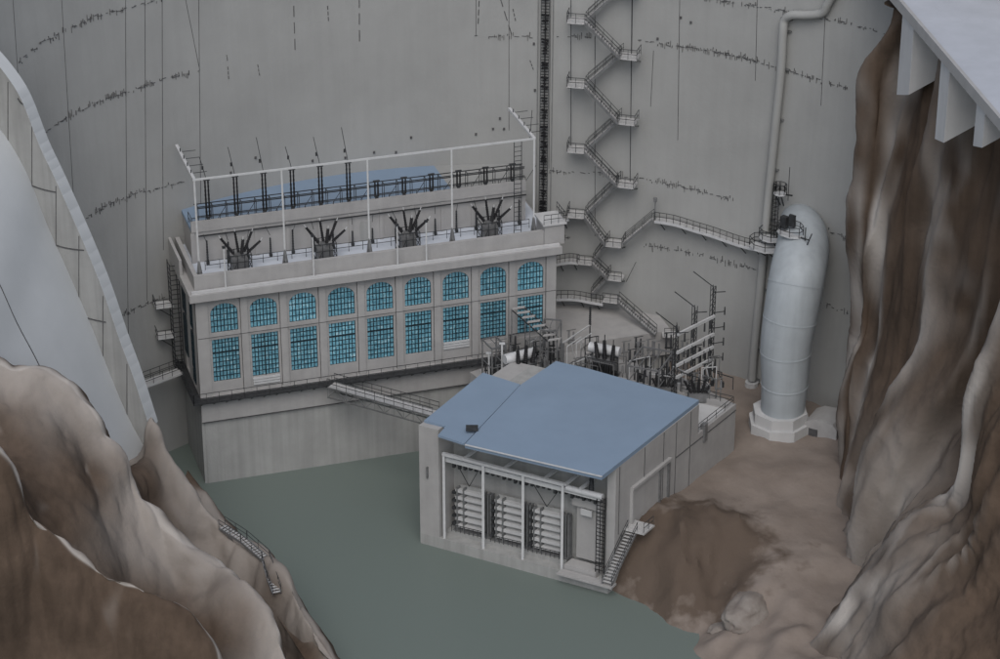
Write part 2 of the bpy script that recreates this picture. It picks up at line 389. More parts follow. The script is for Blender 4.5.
def walkway(name, label, pts, w=1.1, off=1.2, closed_side=True, braces=True, raw=None, floor='tread'):
    P = raw or smooth_path([dam_at(x, y, off) for x, y in pts], 3)
    root = thing(name, label, 'walkway', tuple(P[0])); f = MB(); side = MB()
    for a, b in zip(P, P[1:]):
        ra, rb = radial(a)*w/2, radial(b)*w/2; dz = Vector((0, 0, -.14))
        f.hexa([a-ra+dz, b-rb+dz, b+rb+dz, a+ra+dz], [a-ra, b-rb, b+rb, a+ra])
        side.beam(a-ra*1.02+dz*.6, b-rb*1.02+dz*.6, .08, .3)
    f.build('deck_plate', floor, root); side.build('fascia', 'white', root)
    add_railing(root, [p-radial(p)*w*.5 for p in P], gap=1.2)
    br = MB()
    L = 0
    for i, p in enumerate(P):
        if i % 3 == 1 and braces: br.beam(p-radial(p)*w*.4+Vector((0, 0, -.15)), p+radial(p)*.7+Vector((.25, 0, -1.5)), .07)
    if braces and br.v: br.build('bracket', 'dark', root)
    return root
walkway('dam_walkway', 'short walkway from the powerhouse roof to the zigzag stair, topmost of three', [(548, 222), (560, 219), (570, 217)])
walkway('dam_walkway', 'short bent walkway below the roof level, middle of the three left of the stair', [(557, 262), (570, 260), (580, 261)])
walkway('dam_walkway', 'walkway at the powerhouse corner sloping right, lowest of the three by the stair', [(557, 297), (575, 297), (592, 300), (604, 302)])
# ramp up to the long gallery
ra_, rb_ = dam_at(624, 243, 1.7), dam_at(653, 219, 1.3)
ramp = thing('gallery_stair', 'single steel stair climbing right to the long walkway with a lamp post on top', 'staircase', tuple(ra_))
stair_flight(ramp, rb_, ra_, radial(ra_), .95)
MB().beam(rb_+Vector((.2, 0, 0)), rb_+Vector((.2, 0, 2.1)), .12).box(-.2, .2, -.2, .2, 2.1, 2.45, lambda x, y, z: rb_+Vector((x+.2, y, z))).build('lamp_post', 'steel', ramp)
walkway('gallery_walkway', 'long railed walkway curving along the dam from the lamp post to the penstock', [(656, 219), (675, 222), (695, 228), (715, 234), (735, 241), (752, 246), (764, 248)], off=1.1)

# ------------------------------------------------------------------ penstock
A45 = Vector((math.sin(R(45)), math.cos(R(45)), 0))
def zat(x, y, py):
    lo, hi = -30, 120
    for _ in range(50):
        mid = (lo+hi)/2; d = Vector((x, y, mid))-CAM; q = 329.5-F*d.dot(UP)/d.dot(FW)
        if q > py: lo = mid
        else: hi = mid
    return mid
ps = thing('penstock_pipe', 'fat pale blue pipe arching out of the dam and down into an eight sided collar', 'pipe', tuple(at_z(782, 424, 5)))
def on_y(px, py, y): return at_y(px, py, y)
b = at_z(779, 428, 5.0)
cl = [(781, 424, b.y), (783, 405, b.y), (785, 378, b.y), (786, 345, b.y+.1), (791, 312, b.y+.5), (797, 277, b.y+1.4), (802, 251, -28.7), (803, 236, -27.2), (801, 226, -25.3), (798, 219, -22.)]
C_ = smooth_path([on_y(*c) for c in cl], 5)
rad = []
for i in range(len(C_)):
    t = i/(len(C_)-1); rad.append(2.26+.6*(3*min(1, t/.55)**2-2*min(1, t/.55)**3)-(0 if t < .6 else 1.0*((t-.6)/.4)**1.5))
MB().tube(C_, rad, 40).build('pipe_shell', 'pipe', ps)
for k in (4, 9, 14, 19, 24):
    a = C_[k]; d = (C_[k+1]-C_[k-1]).normalized(); MB().cyl(a-d*.07, a+d*.07, rad[k]+.05, rad[k]+.05, 40).build('weld_ring', 'pipe', ps)
def octo(r, ph=22.5): return [(r*math.cos(R(ph+45*i)), r*math.sin(R(ph+45*i))) for i in range(8)]
bc = Vector((b.x, b.y, 0))
gb = lambda x, y, z: bc+Vector((x, y, z))
m = MB().prism(octo(3.35), 3.5, 6.1, gb); m.build('base_ring', 'pale', ps)
MB().prism(octo(2.95), 6.1, 7.3, gb).build('collar', 'pale', ps)
sd = MB(); sd.tube([p+Vector((-1.3, -2.15, .1)) for p in C_[14:34]], .05, 5); sd.build('seam_weld', 'seam', ps)
vb = thing('valve_block', 'small grey concrete block with a rounded top beside the foot of the penstock', 'block', tuple(at_z(819, 436, 5)))
o_ = at_z(819, 438, 5.0); g = Frame((o_.x, o_.y), -28)
prof = [(-1.7, 0), (1.9, 0), (1.9, 2.3), (1.4, 2.9), (.5, 3.1), (-.8, 3.0), (-1.7, 2.5)]
n = len(prof); MB().add([g(x, 0, 4+z) for x, z in prof]+[g(x, 3.4, 4+z) for x, z in prof], [tuple(range(n)), tuple(range(2*n-1, n-1, -1))]+[(i, n+i, n+(i+1) % n, (i+1) % n) for i in range(n)]).build('block_body', 'conc', vb)
MB().box(-1.2, -.2, -.06, 0, 4, 5.9, g).build('hatch', 'seam', vb)
# platforms around the penstock head
def platform(label, px, py, off, hx, hy, cage=0):
    c = dam_at(px, py, off); f = phi_of(c); g = Frame((c.x, c.y), -f); z = c.z
    root = thing('service_platform', label, 'platform', (c.x, c.y, c.z)); oc = [(hx*math.cos(R(22.5+45*i)), hy*math.sin(R(22.5+45*i))) for i in range(8)]
    MB().prism(oc, z-.15, z, g).build('deck_plate', 'white', root)
    add_railing(root, [g(x, y, z) for x, y in oc+[oc[0]]], gap=1.0, w=.06)
    k = MB()
    for s_ in (-.5, .5): k.beam(g(s_*hx, -hy*.6, z-.15), g(s_*hx*.6, hy*.9, z-1.6), .1)
    k.build('bracket', 'dark', root)
    if cage:
        m = MB()
        for a in range(6): m.beam(g(.35*math.cos(a*1.047), hy+.35*math.sin(a*1.047)-.4, z), g(.35*math.cos(a*1.047), hy-.4+.35*math.sin(a*1.047), z+cage), .06)
        zz = z
        while zz < z+cage: m.tube([g(.38*math.cos(a*1.047), hy-.4+.38*math.sin(a*1.047), zz) for a in range(7)], .035, 4); zz += .45
        m.build('ladder_cage', 'black', root)
    return root, g, z
pr, g, z = platform('eight sided steel platform at the end of the long walkway beside the drain pipe', 765, 247, 2.3, 1.75, 1.3, 0)
pr, g, z = platform('railed platform in the middle of the ladder cage, joined to the walkway below', 771, 238, 1.6, 1.35, 1.0, 6.2)
pr, g, z = platform('small round platform perched above the shoulder of the penstock pipe', 790, 233, 5.2, 1.5, 1.0, 0)
MB().beam(g(1.9, 0, z-.8), g(1.9, 0, z+1.2), .1).beam(g(1.1, 0, z-.1), g(2.6, -.3, z+.1), .1).beam(g(2.4, -.3, z-.5), g(2.9, -.3, z+.9), .09).build('hoist_arm', 'dark', pr)
MB().box(-1.2, -.5, -.2, .4, z+.3, z+1.6, g).box(-.4, .3, .2, .5, z+.6, z+1.9, g).build('control_cabinet', 'dark', pr)
pr, g, z = platform('tiny lamp platform with a thin aerial, highest one on the drain pipe', 780, 193, 1.6, .7, .6, 0)
MB().beam(g(1.0, 0, z-.6), g(1.0, 0, z+3.2), .06).beam(g(.7, 0, z), g(1.5, 0, z+.1), .12).build('aerial', 'black', pr)

# ------------------------------------------------------------------ powerhouse
PH = Frame((-30.97, -36.08), 17.3)
ph = thing('powerhouse', 'long grey concrete powerhouse with nine bays of arched blue windows against the dam', 'building', tuple(PH(0, 0, 0)))
LEN = 38.7; DEP = 13.0
m = MB(); m.box(0, 52, .35, DEP, -3, 7.5, PH); m.build('basement', 'conc_d', ph)
m = MB(); m.box(0, 52, 0, DEP, 7.5, 10.4, PH); m.build('basement_upper', 'conc', ph)
MB().box(.35, 24, .28, .345, -1, 7.3, PH).build('sluice_panel', 'conc_d', ph)
MB().box(0, 52, -.03, .01, 7.38, 7.46, PH).build('string_line', 'seam', ph)
bays = [2.95+4.12*i for i in range(9)]; WW = 1.42
wall = MB().box(.35, LEN-.35, .55, DEP-1, 10.4, 21.7, PH).build('wall', 'conc', ph)
# facing between the windows (pilasters), belt and spandrels
edges = [0.]+[b+s_*(WW+.28) for b in bays for s_ in (-1, 1)]+[LEN]
for i in range(0, len(edges)-1, 2):
    MB().box(edges[i], edges[i+1], 0.1, .55, 10.4, 21.7, PH).build('pilaster', 'conc', ph)
for b in bays:
    x0, x1 = b-WW-.28, b+WW+.28
    MB().box(x0, x1, .3, .548, 10.4, 11.9, PH).build('spandrel', 'conc', ph)
    MB().box(x0, x1, .26, .548, 16.8, 17.55, PH).build('belt_course', 'conc', ph)
    m = MB(); N = 12  # arched head infill
    a = [(b+WW*math.cos(math.pi*k/N), 19.75+1.05*math.sin(math.pi*k/N)) for k in range(N+1)]
    vs = [PH(x, .3, z) for x, z in a]+[PH(x, .3, 21.7) for x, z in a]+[PH(x, .55, z) for x, z in a]
    fs = [(k, N+1+k, N+2+k, k+1) for k in range(N)]+[(k, k+1, 2*(N+1)+k+1, 2*(N+1)+k) for k in range(N)]
    m.add(vs, fs); m.box(x0, b-WW, .3, .548, 17.55, 21.7, PH); m.box(b+WW, x1, .3, .548, 17.55, 21.7, PH); m.build('arch_head', 'conc', ph)
    for xa, xb in ((x0, b-WW), (b+WW, x1)): MB().box(xa, xb, .3, .548, 11.9, 16.8, PH).build('jamb', 'conc', ph)
def window(b, z0, z1, arched, nx, ny, thick=None):
    fr = MB(); g = PH; w = WW
    top = lambda x: z1-1.05+1.05*math.sqrt(max(0, 1-(x/w)**2)) if arched else z1
    yf = .44
    for i in range(nx+1):
        x = -w+2*w*i/nx; tw = .11 if i in (0, nx) else (.05 if i % 2 else .08)
        fr.beam(g(b+x, yf, z0), g(b+x, yf, max(z0+.2, top(x*.97))), tw, .08)
    for j in range(ny+1):
        z = z0+(z1-z0)*j/ny; hw = w
        if arched and z > z1-1.05: hw = w*math.sqrt(max(0, 1-((z-z1+1.05)/1.05)**2))
        if hw > .1: fr.beam(g(b-hw, yf+.01, z), g(b+hw, yf+.01, z), .06, .17 if (not arched and j == ny*2//3) else .055)
    if thick: fr.beam(g(b, yf-.03, z0), g(b, yf-.03, z1), .24, .1)
    f = fr.build('window', 'frame', ph); f['label'] = 'arched upper window with dark glazing bars' if arched else 'tall rectangular window with dark glazing bars'
    p = MB(); pts = [(-w, z0), (w, z0)]
    if arched: pts += [(w*math.cos(math.pi*k/14), z1-1.05+1.05*math.sin(math.pi*k/14)) for k in range(15)]
    else: pts += [(w, z1), (-w, z1)]
    n = len(pts); p.add([g(b+x, .48, z) for x, z in pts]+[g(b+x, .53, z) for x, z in pts], [tuple(range(n)), tuple(range(2*n-1, n-1, -1))])
    p.build('pane', 'glass', f)
for i, b in enumerate(bays):
    window(b, 11.9 if i < 7 else 12.5, 16.8, False, 8, 9, i in (1, 5, 6, 7)); window(b, 17.55, 20.8, True, 8, 5)
for b in bays:  # thin dark strips drawn in for contour and contact shading beside the windows
    MB().beam(PH(b+WW+.27, .27, 10.5), PH(b+WW+.27, .27, 21.6), .05).build('facade_contour', 'seam', ph)
MB().box(0.1, LEN, .07, .098, 17.15, 17.2, PH).build('belt_line', 'seam', ph)  # dark strip drawn in as contour shading along the belt
MB().box(-.66, LEN+.42, -.66, -.3, 21.66, 21.698, PH).build('cornice_line', 'seam', ph)  # dark strip drawn in as contour shading under the cornice
# two pale louvre panels on the ground storey
for b, zz in ((bays[1], 10.95), (bays[6], 11.9)):
    m = MB()
    for k in range(3): m.box(b-WW, b+WW, .16, .28, zz+k*.3, zz+k*.3+.22, PH)
    m.build('louvre_panel', 'white', ph)
# side wall windows (left end)
for (y0, y1, z0, z1) in ((2.0, 3.3, 17.4, 21.0), (2.0, 3.3, 12.6, 16.8), (5.6, 7.4, 17.4, 21.2), (5.6, 7.4, 12.4, 16.8), (2.0, 3.3, 11., 12.3)):
    f = MB(); n = 4
    for k in range(4): f.beam(PH(-.03, y0+(y1-y0)*k/3, z0), PH(-.03, y0+(y1-y0)*k/3, z1), .09)
    for k in range(6): f.beam(PH(-.03, y0, z0+(z1-z0)*k/5), PH(-.03, y1, z0+(z1-z0)*k/5), .08)
    w_ = f.build('side_window', 'frame', ph); MB().box(-.02, .33, y0, y1, z0, z1, PH).build('pane', 'seam', w_)
m = MB()
for (y0, y1) in ((.1, 2.0), (3.3, 5.6), (7.4, 12)): m.box(0, .35, y0+.004 if y0 < 1 else y0, y1, 10.4, 21.7, PH)
m.build('side_pier', 'conc', ph)
# right end wall
MB().box(LEN-.35, LEN, .56, DEP-1, 10.4, 21.7, PH).build('end_wall', 'conc', ph)
# cornice + parapet + roof slab
MB().box(-.65, LEN+.4, -.65, DEP, 21.7, 22.5, PH).build('cornice', 'conc', ph)
MB().box(-.35, LEN+.2, -.35, .0, 22.5, 22.75, PH).build('cornice_cap', 'pale', ph)
m = MB(); m.box(.1, LEN+.2, .5, .95, 22.5, 24.1, PH); m.build('parapet', 'conc', ph)
m = MB(); m.box(.1, .55, .951, 10.5, 22.5, 24.1, PH); m.box(-.65, -.35, 4.5, 11, 22.5, 24.2, PH); m.build('parapet_return', 'conc', ph)
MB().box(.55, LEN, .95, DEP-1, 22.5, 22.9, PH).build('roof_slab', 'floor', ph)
# penthouse with blue roof dying into the dam
PHW0, PHW1, PY = 1.2, 37.2, 6.2
m = MB(); m.box(PHW0, PHW1, PY, 15.5, 22.9, 26.4, PH); pent = m.build('penthouse_wall', 'conc', ph)
MB().box(PHW0-.1, 29.5, PY-.15, 15.5, 26.4, 26.75, PH).build('blue_roof', 'roof', ph)
MB().box(29.5, PHW1, PY-.15, 15.5, 26.4, 26.7, PH).build('grey_roof', 'dam', ph)
MB().box(PHW0-.1, PHW1, PY-.16, PY+.1, 26.4, 27.6, PH).build('penthouse_parapet', 'conc', ph)
for x in [PHW0+.0+i*3.35 for i in range(11)]: MB().box(x-.2, x+.2, PY-.12, PY, 22.9, 26.3, PH).build('penthouse_pier', 'conc', ph)
for i in range(11):
    if i % 4 == 1: MB().box(PHW0+1.0+i*3.35, PHW0+2.2+i*3.35, PY-.05, PY-.002, 22.9, 25.1, PH).build('penthouse_door', 'conc_d', ph)

# walkway railing round the powerhouse base
lw = thing('ledge_walkway', 'narrow grating walkway with dark railing along the foot of the powerhouse', 'walkway', tuple(PH(0, -1, 10.3)))
MB().box(-.95, 36.5, -.95, -.01, 10.1, 10.28, PH).box(-.95, -.01, -.009, 9, 10.1, 10.28, PH).build('grating', 'dark', lw)
add_railing(lw, [PH(-.9, 9, 10.28), PH(-.9, -.9, 10.28), PH(36.4, -.9, 10.28)], gap=1.35)
m = MB()
for i in range(28): m.beam(PH(i*1.33, -.9, 10.1), PH(i*1.33, .02, 9.5), .09)
m.build('bracket', 'dark', lw)
# truss footbridge
fb_a, fb_b = PH(13.6, -1.0, 10.3), at_z(436, 414, 10.3)
tb = thing('truss_footbridge', 'steel truss footbridge from the powerhouse ledge down to the blue roofed block', 'footbridge', tuple(fb_a))
d = (fb_b-fb_a); L = d.length; d.normalize(); sd_ = Vector((-d.y, d.x, 0)); N = 11
MB().beam(fb_a-Vector((0, 0, .05)), fb_b-Vector((0, 0, .05)), 1.3, .12).build('bridge_deck', 'tread', tb)
for s_ in (-1, 1):
    m = MB(); o = sd_*.68*s_
    m.beam(fb_a+o, fb_b+o, .12); m.beam(fb_a+o-Vector((0, 0, 1.15)), fb_b+o-Vector((0, 0, 1.15)), .12)
    for i in range(N):
        p, q = fb_a+d*L*i/N+o, fb_a+d*L*(i+1)/N+o; dn = Vector((0, 0, -1.15)); m.beam(p, p+dn, .07); m.beam(p if i % 2 else p+dn, q+dn if i % 2 else q, .07)
    m.build('side_truss', 'steel', tb)
    add_railing(tb, [fb_a+o, fb_b+o], gap=L/N)
# left-end stair cage, hoods and side bridge
cg = thing('caged_ladder', 'dark caged ladder with two small landings on the left end of the powerhouse', 'ladder', tuple(PH(-.5, 8.2, 10)))
m = MB()
for (x, y) in ((-.3, 7.2), (-1.2, 7.2), (-1.2, 8.6), (-.3, 8.6)): m.beam(PH(x, y, 10.2), PH(x, y, 22.6), .09)
z = 10.3
while z < 22.5:
    m.beam(PH(-.3, 7.2, z), PH(-1.2, 7.2, z), .06); m.beam(PH(-1.2, 7.2, z), PH(-1.2, 8.6, z), .06); z += .55
m.build('cage', 'dark', cg)
for z in (14.0, 17.6):
    f = MB().box(-2.9, -1.0, 7.3, 8.8, z, z+.15, PH).build('cage_landing', 'white', cg)
    add_railing(f, [PH(-1.2, 7.3, z), PH(-2.9, 7.3, z), PH(-2.9, 8.8, z)], gap=.9)
    MB().beam(PH(-2.6, 7.5, z), PH(-1.1, 7.6, z-1.3), .08).build('bracket', 'dark', f)
a, b_ = PH(-.9, 6.5, 10.4), PH(-5.2, 4.6, 10.4)
sb = thing('side_footbridge', 'short railed footbridge between the chute wall and the left end of the powerhouse', 'footbridge', tuple(a))
MB().beam(a, b_, 1.2, .25).build('bridge_deck', 'pale', sb)
for s_ in (-.55, .55): add_railing(sb, [a+Vector((-s_*.4, s_, .1)), b_+Vector((-s_*.4, s_, .1))], gap=1.3)

# ------------------------------------------------------------------ roof gear on the powerhouse
gx = [.9+8.93*i for i in range(5)]; GT = 34.3
gan = thing('roof_gantry', 'tall thin white steel gantry standing along the front of the powerhouse roof', 'gantry', tuple(PH(0, 1.5, 22.9)))
for x in gx:
    m = MB().beam(PH(x, 1.5, 24.5), PH(x, 1.5, GT), .17); o = m.build('gantry_post', 'white', gan)
    k = MB()
    for s_ in (-.35, .35): k.beam(PH(x+s_, 1.5, 22.9), PH(x, 1.5, 25.4), .16); k.beam(PH(x, 1.5+s_, 22.9), PH(x, 1.5, 25.4), .16)
    k.build('post_foot', 'steel', o)
MB().beam(PH(gx[0]-.1, 1.5, GT), PH(gx[-1]+.1, 1.5, GT), .16, .18).build('gantry_beam', 'white', gan)
for x, L_ in ((gx[0], 9.2), (gx[-1], 8.6)):
    m = MB().beam(PH(x, 1.5, GT), PH(x, 1.5+L_, GT), .3, .26); o = m.build('wall_arm', 'white', gan)
    k = MB()
    for i in range(4): k.beam(PH(x, 3+i*1.9, GT-.2), PH(x, 3+i*1.9, GT+.5), .1); k.beam(PH(x, 3+i*1.9, GT+.1), PH(x+1.6, 3+i*1.9, GT+.1), .05)
    k.build('insulator_pin', 'dark', o)
def trans_proto():
    r = thing('roof_transformer', 'x', 'transformer', (0, 0, 0), 'four transformers on the powerhouse roof')
    m = MB().box(-.8, .8, -.55, .55, .3, 1.7).cyl((0, .2, 1.7), (0, .2, 2.1), .4); m.build('tank', 'steel', r)
    m = MB()
    for x in (-1.1, -.37, .37, 1.1):
        for y in (-.85, .85): m.beam((x, y, 0), (x, y, 2.3), .07)
    for z in (.1, .8, 1.55, 2.3):
        for y in (-.85, .85): m.beam((-1.1, y, z), (1.1, y, z), .06)
        for x in (-1.1, 1.1): m.beam((x, -.85, z), (x, .85, z), .06)
    for x in (-1.1, .37): m.beam((x, -.85, .1), (x+.73, -.85, 1.55), .05)
    m.build('support_frame', 'dark', r)
    for dx, dy, dz, L_, rr in ((-.85, 0, .95, 2.3, .2), (-.15, .3, 1, 2.3, .17), (.15, -.2, 1, 1.6, .24), (.55, .2, .95, 2.3, .19), (.95, -.1, .6, 1.8, .19)):
        b = MB().bushing((dx*.8+.1, dy, 2.2), (dx*.75, dy*.2, dz), L_, rr); o = b.build('bushing', 'black', r)
        e = Vector((dx*.8+.1, dy, 2.2))+Vector((dx*.75, dy*.2, dz)).normalized()*L_
        MB().cyl(e, e+Vector((dx*.2, 0, .3)), .05, .05, 6).build('terminal', 'white', o)
    return r
labs = ['transformer with fanned black bushings on the powerhouse roof, nearest its left end', 'roof transformer with fanned black bushings, second from the left on the powerhouse',
        'third roof transformer from the left, between two gantry posts', 'rightmost transformer with black bushings on the powerhouse roof']
pt = trans_proto()
for i in range(4):
    o = pt if i == 0 else copy_tree(pt); o.location = PH(5.3+8.93*i, 2.6, 22.9); o.rotation_euler.z = R(17.3); o['label'] = labs[i]
# dark post insulators on the penthouse edge
def post_proto(h, nm):
    r = thing('post_insulator', 'x', 'insulator', (0, 0, 0), 'row of dark posts along the penthouse roof edge')
    MB().box(-.22, .22, -.22, .22, 0, .35).box(-.16, .16, -.12, .12, .35, 1.1).build('pedestal', 'dark', r)
    m = MB()
    for s_ in (-.16, .16): m.bushing((s_, 0, 1.0), (0, 0, 1), h-1.0, .13)
    m.build('insulator_stack', 'black', r)
    MB().box(-.34, .34, -.12, .12, h, h+.16).build('cap', 'dark', r); return r
tall = post_proto(5.2, 'tall'); short = post_proto(2.7, 's'); first = {True: True, False: True}
xs = [3.0+i*2.98 for i in range(12)]
ordn = ['first', 'second', 'third', 'fourth', 'fifth', 'sixth']
for i, x in enumerate(xs):
    tl = i < 6; src = tall if tl else short; o = src if first[tl] else copy_tree(src); first[tl] = False
    o.location = PH(x, PY-.1 if tl else PY+.1, 26.0 if tl else 26.75); o.rotation_euler.z = R(17.3)
    if tl: o.location = PH(x, PY+.15, 26.75)
    o['label'] = ('tall dark post insulator on the penthouse roof edge, %s from the left end' % ordn[i]) if tl else ('short dark post insulator on the penthouse roof edge, %s from the right end' % ordn[11-i])
# thin line conductors from the tall posts up to the dam
for i in range(6):
    p = PH(xs[i], PY, 32.0); q = p+Vector((-.6, .0, 2.6+.7*(i % 3))); q2 = p+Vector((-.35, 0, 1.4))
    m = MB().beam(p, q, .06); m.box(-.1, .1, -.1, .1, -.18, .18, lambda a, b, c, s=q2: s+Vector((a, b, c)))
    o = m.build('lightning_rod', 'dark'); tag(o, 'thin dark rod rising above the tall post insulators, %s from the left' % ordn[i], 'rod', 'thin rods above the post insulators')
# bus bar railing on penthouse edge
br = thing('roof_railing', 'dark double railing along the front edge of the penthouse roof', 'railing', tuple(PH(PHW0, PY, 26.75)))
add_railing(br, [PH(PHW0, 8, 26.75), PH(PHW0, PY, 26.75), PH(PHW1, PY, 26.75)], h=1.2, gap=1.5, w=.06, name='guard_rail')
m = MB().beam(PH(PHW0+.5, PY+.4, 28.8), PH(PHW1, PY+.4, 28.8), .09); m.build('bus_bar', 'dark', br)
m = MB().beam(PH(PHW0+.5, PY-.3, 26.0), PH(PHW1, PY-.3, 26.0), .12); m.build('lower_bus_bar', 'dark', br)
rack_ = thing('roof_bus_rack', 'dense dark rack of braced posts and bars behind the railing of the penthouse roof', 'rack', tuple(PH(PHW0, PY+.5, 26.75)))
for yy, zz in ((.3, 29.0), (.3, 27.95), (1.1, 29.0)): MB().beam(PH(PHW0+.5, PY+yy, zz), PH(PHW1, PY+yy, zz), .08).build('rack_bar', 'dark', rack_)
for i in range(24):
    x = PHW0+.8+i*1.52; m = MB().beam(PH(x, PY+.3, 26.75), PH(x, PY+.3, 29.0), .07).beam(PH(x, PY+1.1, 26.75), PH(x, PY+1.1, 29.0), .07).beam(PH(x, PY+.3, 29.0), PH(x, PY+1.1, 29.0), .06)
    if i % 2: m.beam(PH(x, PY+.3, 26.75), PH(x+1.52, PY+.3, 29.0), .045)
    m.build('rack_post', 'dark', rack_)
# small drop insulators along the penthouse front
for i in range(16):
    x = 2.4+i*2.25+random.uniform(-.3, .3)
    m = MB().bushing(PH(x, PY-.7, 22.95), (0, 0, 1), random.uniform(1.6, 3.0), .13).box(x-.15, x+.15, PY-.85, PY-.55, 22.9, 23.2, PH)
    q = PH(x, PY-.7, 25.3); m.beam(q, q+Vector((random.uniform(-.5, .5), 0, 1.)), .05)
    tag(m.build('drop_insulator', 'dark'), 'small dark insulator standing at the foot of the penthouse wall', 'insulator', 'small insulators along the penthouse wall')
# second railing behind the parapet
pr_ = thing('parapet_railing', 'low dark railing on the light roof slab behind the transformers', 'railing', tuple(PH(2, 4, 22.9)))
add_railing(pr_, [PH(2, 4.2, 22.9), PH(37, 4.2, 22.9)], h=1.0, gap=1.5, name='guard_rail')
# white light poles in front of the parapet
for i, x in enumerate((3.2, 12.4, 21.3, 24.4)):
    r = thing('light_pole', ['thin white pole on the cornice in front of the leftmost transformer', 'thin white pole on the cornice, second from the left', 'thin white pole on the cornice just left of the third transformer', 'thin white pole on the cornice just right of the third transformer'][i], 'pole', tuple(PH(x, -.2, 22.75)), 'thin white poles on the cornice')
    MB().beam(PH(x, -.18, 22.75), PH(x, -.18, 27.2), .13).build('pole_shaft', 'white', r); MB().box(x-.16, x+.16, -.32, -.04, 27.2, 27.4, PH).build('lamp_head', 'dark', r)
# ladder frame at right end of the roof gantry
lf = thing('end_ladder', 'dark ladder frame at the right end of the roof gantry', 'ladder', tuple(PH(35.2, 2.3, 22.9)))
m = MB()
for x in (34.7, 35.5): m.beam(PH(x, 2.3, 22.9), PH(x, 2.3, 33.8), .08)
for k in range(20): m.beam(PH(34.7, 2.3, 23.2+k*.53), PH(35.5, 2.3, 23.2+k*.53), .05)
m.build('ladder_frame', 'dark', lf)
# roof corner stair housing
hs = thing('roof_corner_housing', 'blocky concrete stair housing at the right corner of the powerhouse roof', 'housing', tuple(PH(37.5, 1, 22.9)))
MB().box(37.4, 39.6, .2, 3.0, 22.5, 24.8, PH).build('housing_wall', 'conc', hs); MB().box(37.2, 39.8, 0, 3.2, 24.8, 25.0, PH).build('housing_cap', 'pale', hs)
add_railing(hs, [PH(37.3, .1, 25.0), PH(39.7, .1, 25.0), PH(39.7, 3.1, 25.0)], gap=.8)

# ------------------------------------------------------------------ blue roofed block
A = at_z(420.5, 543, 0); B = at_z(608, 594, 0)
BK = Frame((A.x, A.y), math.degrees(math.atan2(B.y-A.y, B.x-A.x)), 55.5); BL = (B-A).length
bk = thing('gatehouse_block', 'square concrete block with flat blue roof standing in the water', 'building', (A.x, A.y, 0))
FD = 2.0
RZ = 14.0
MB().box(0, BL, 0, 24.3, -4, 1.2, BK).build('plinth', 'conc_d', bk)
MB().box(.001, 2.2, .01, 16.6, 1.2, RZ-.35, BK).build('left_wing', 'conc', bk)
MB().box(2.2, BL-.9, FD+.6, 16.6, 1.2, RZ-.3, BK).build('main_wall', 'conc_d', bk)
MB().box(BL-.9, BL, 1.0, 16.6, 1.2, RZ-.3, BK).build('right_wall', 'conc', bk)
MB().box(.002, BL-.001, 16.6, 24.3, 1.2, 9.7, BK).build('yard_deck', 'conc', bk)
m = MB(); m.box(BL-.35, BL, 16.6, 24.3, 9.7, 10.3, BK); m.box(3, BL-.35, 24.0, 24.3, 9.7, 10.3, BK); m.build('yard_parapet', 'conc', bk)
MB().box(BL-4.4, BL-.4, 18, 23.6, 9.7, 9.8, BK).build('pale_floor', 'pale', bk)
def poly(px, z): return [(lambda p: (p.x, p.y))(at_z(x, y, z)) for x, y in px]
rm = poly([(465, 444), (602, 476), (699, 400), (590, 369), (556, 361), (521, 384.5)], RZ+.15)
MB().prism(rm, RZ-.3, RZ+.15).build('main_roof', 'roof', bk)
rl = poly([(424, 420.5), (446, 426), (438, 435), (464.5, 443.5), (520.5, 384.5), (483, 372.5)], RZ-.1)
MB().prism(rl, RZ-.34, RZ-.1).build('left_roof', 'roof', bk)
m = MB()
pa, pb = at_z(465, 444.7, RZ+.15), at_z(602, 476.7, RZ+.15); m.beam(pa, pb, .12, .1); m.build('roof_drip_edge', 'white', bk)
m = MB(); c = at_z(472, 429, RZ+.3); m.box(-.6, .6, -.3, .3, -.1, .3, lambda x, y, z: c+Vector((x, y, z))); m.build('roof_hatch', 'dark', bk)
c = BK(7.6, FD+.3, 12.8); MB().box(-.6, .6, -.35, .35, -.25, .25, lambda x, y, z: c+Vector((x, y, z))).build('wall_vent', 'black', bk)
# pipes/ladders on side wall
sx = BL
for y in (1.6, 6.2, 9.8, 12.2, 15.0): MB().box(sx, sx+.04, y, y+.06, 6 if y < 9 else 5, RZ-.4, BK).build('wall_joint', 'seam', bk)
MB().box(sx, sx+.06, 12.2, 24.3, 9.55, 9.64, BK).build('wall_joint', 'seam', bk)
m = MB(); m.box(sx, sx+.35, 3.7, 11.0, 10.0, 10.3, BK); m.box(sx, sx+.3, 3.7, 3.95, 6.0, 10.0, BK); dr = m.build('door_surround', 'conc', bk)
for yy in (9.0, 10.7): MB().box(sx, sx+.22, yy, yy+.22, 5.5, 10.0, BK).build('door_post', 'steel', bk)
MB().box(sx, sx+.05, 4.0, 9.0, 5.6, 9.9, BK).build('roller_door', 'conc', bk)

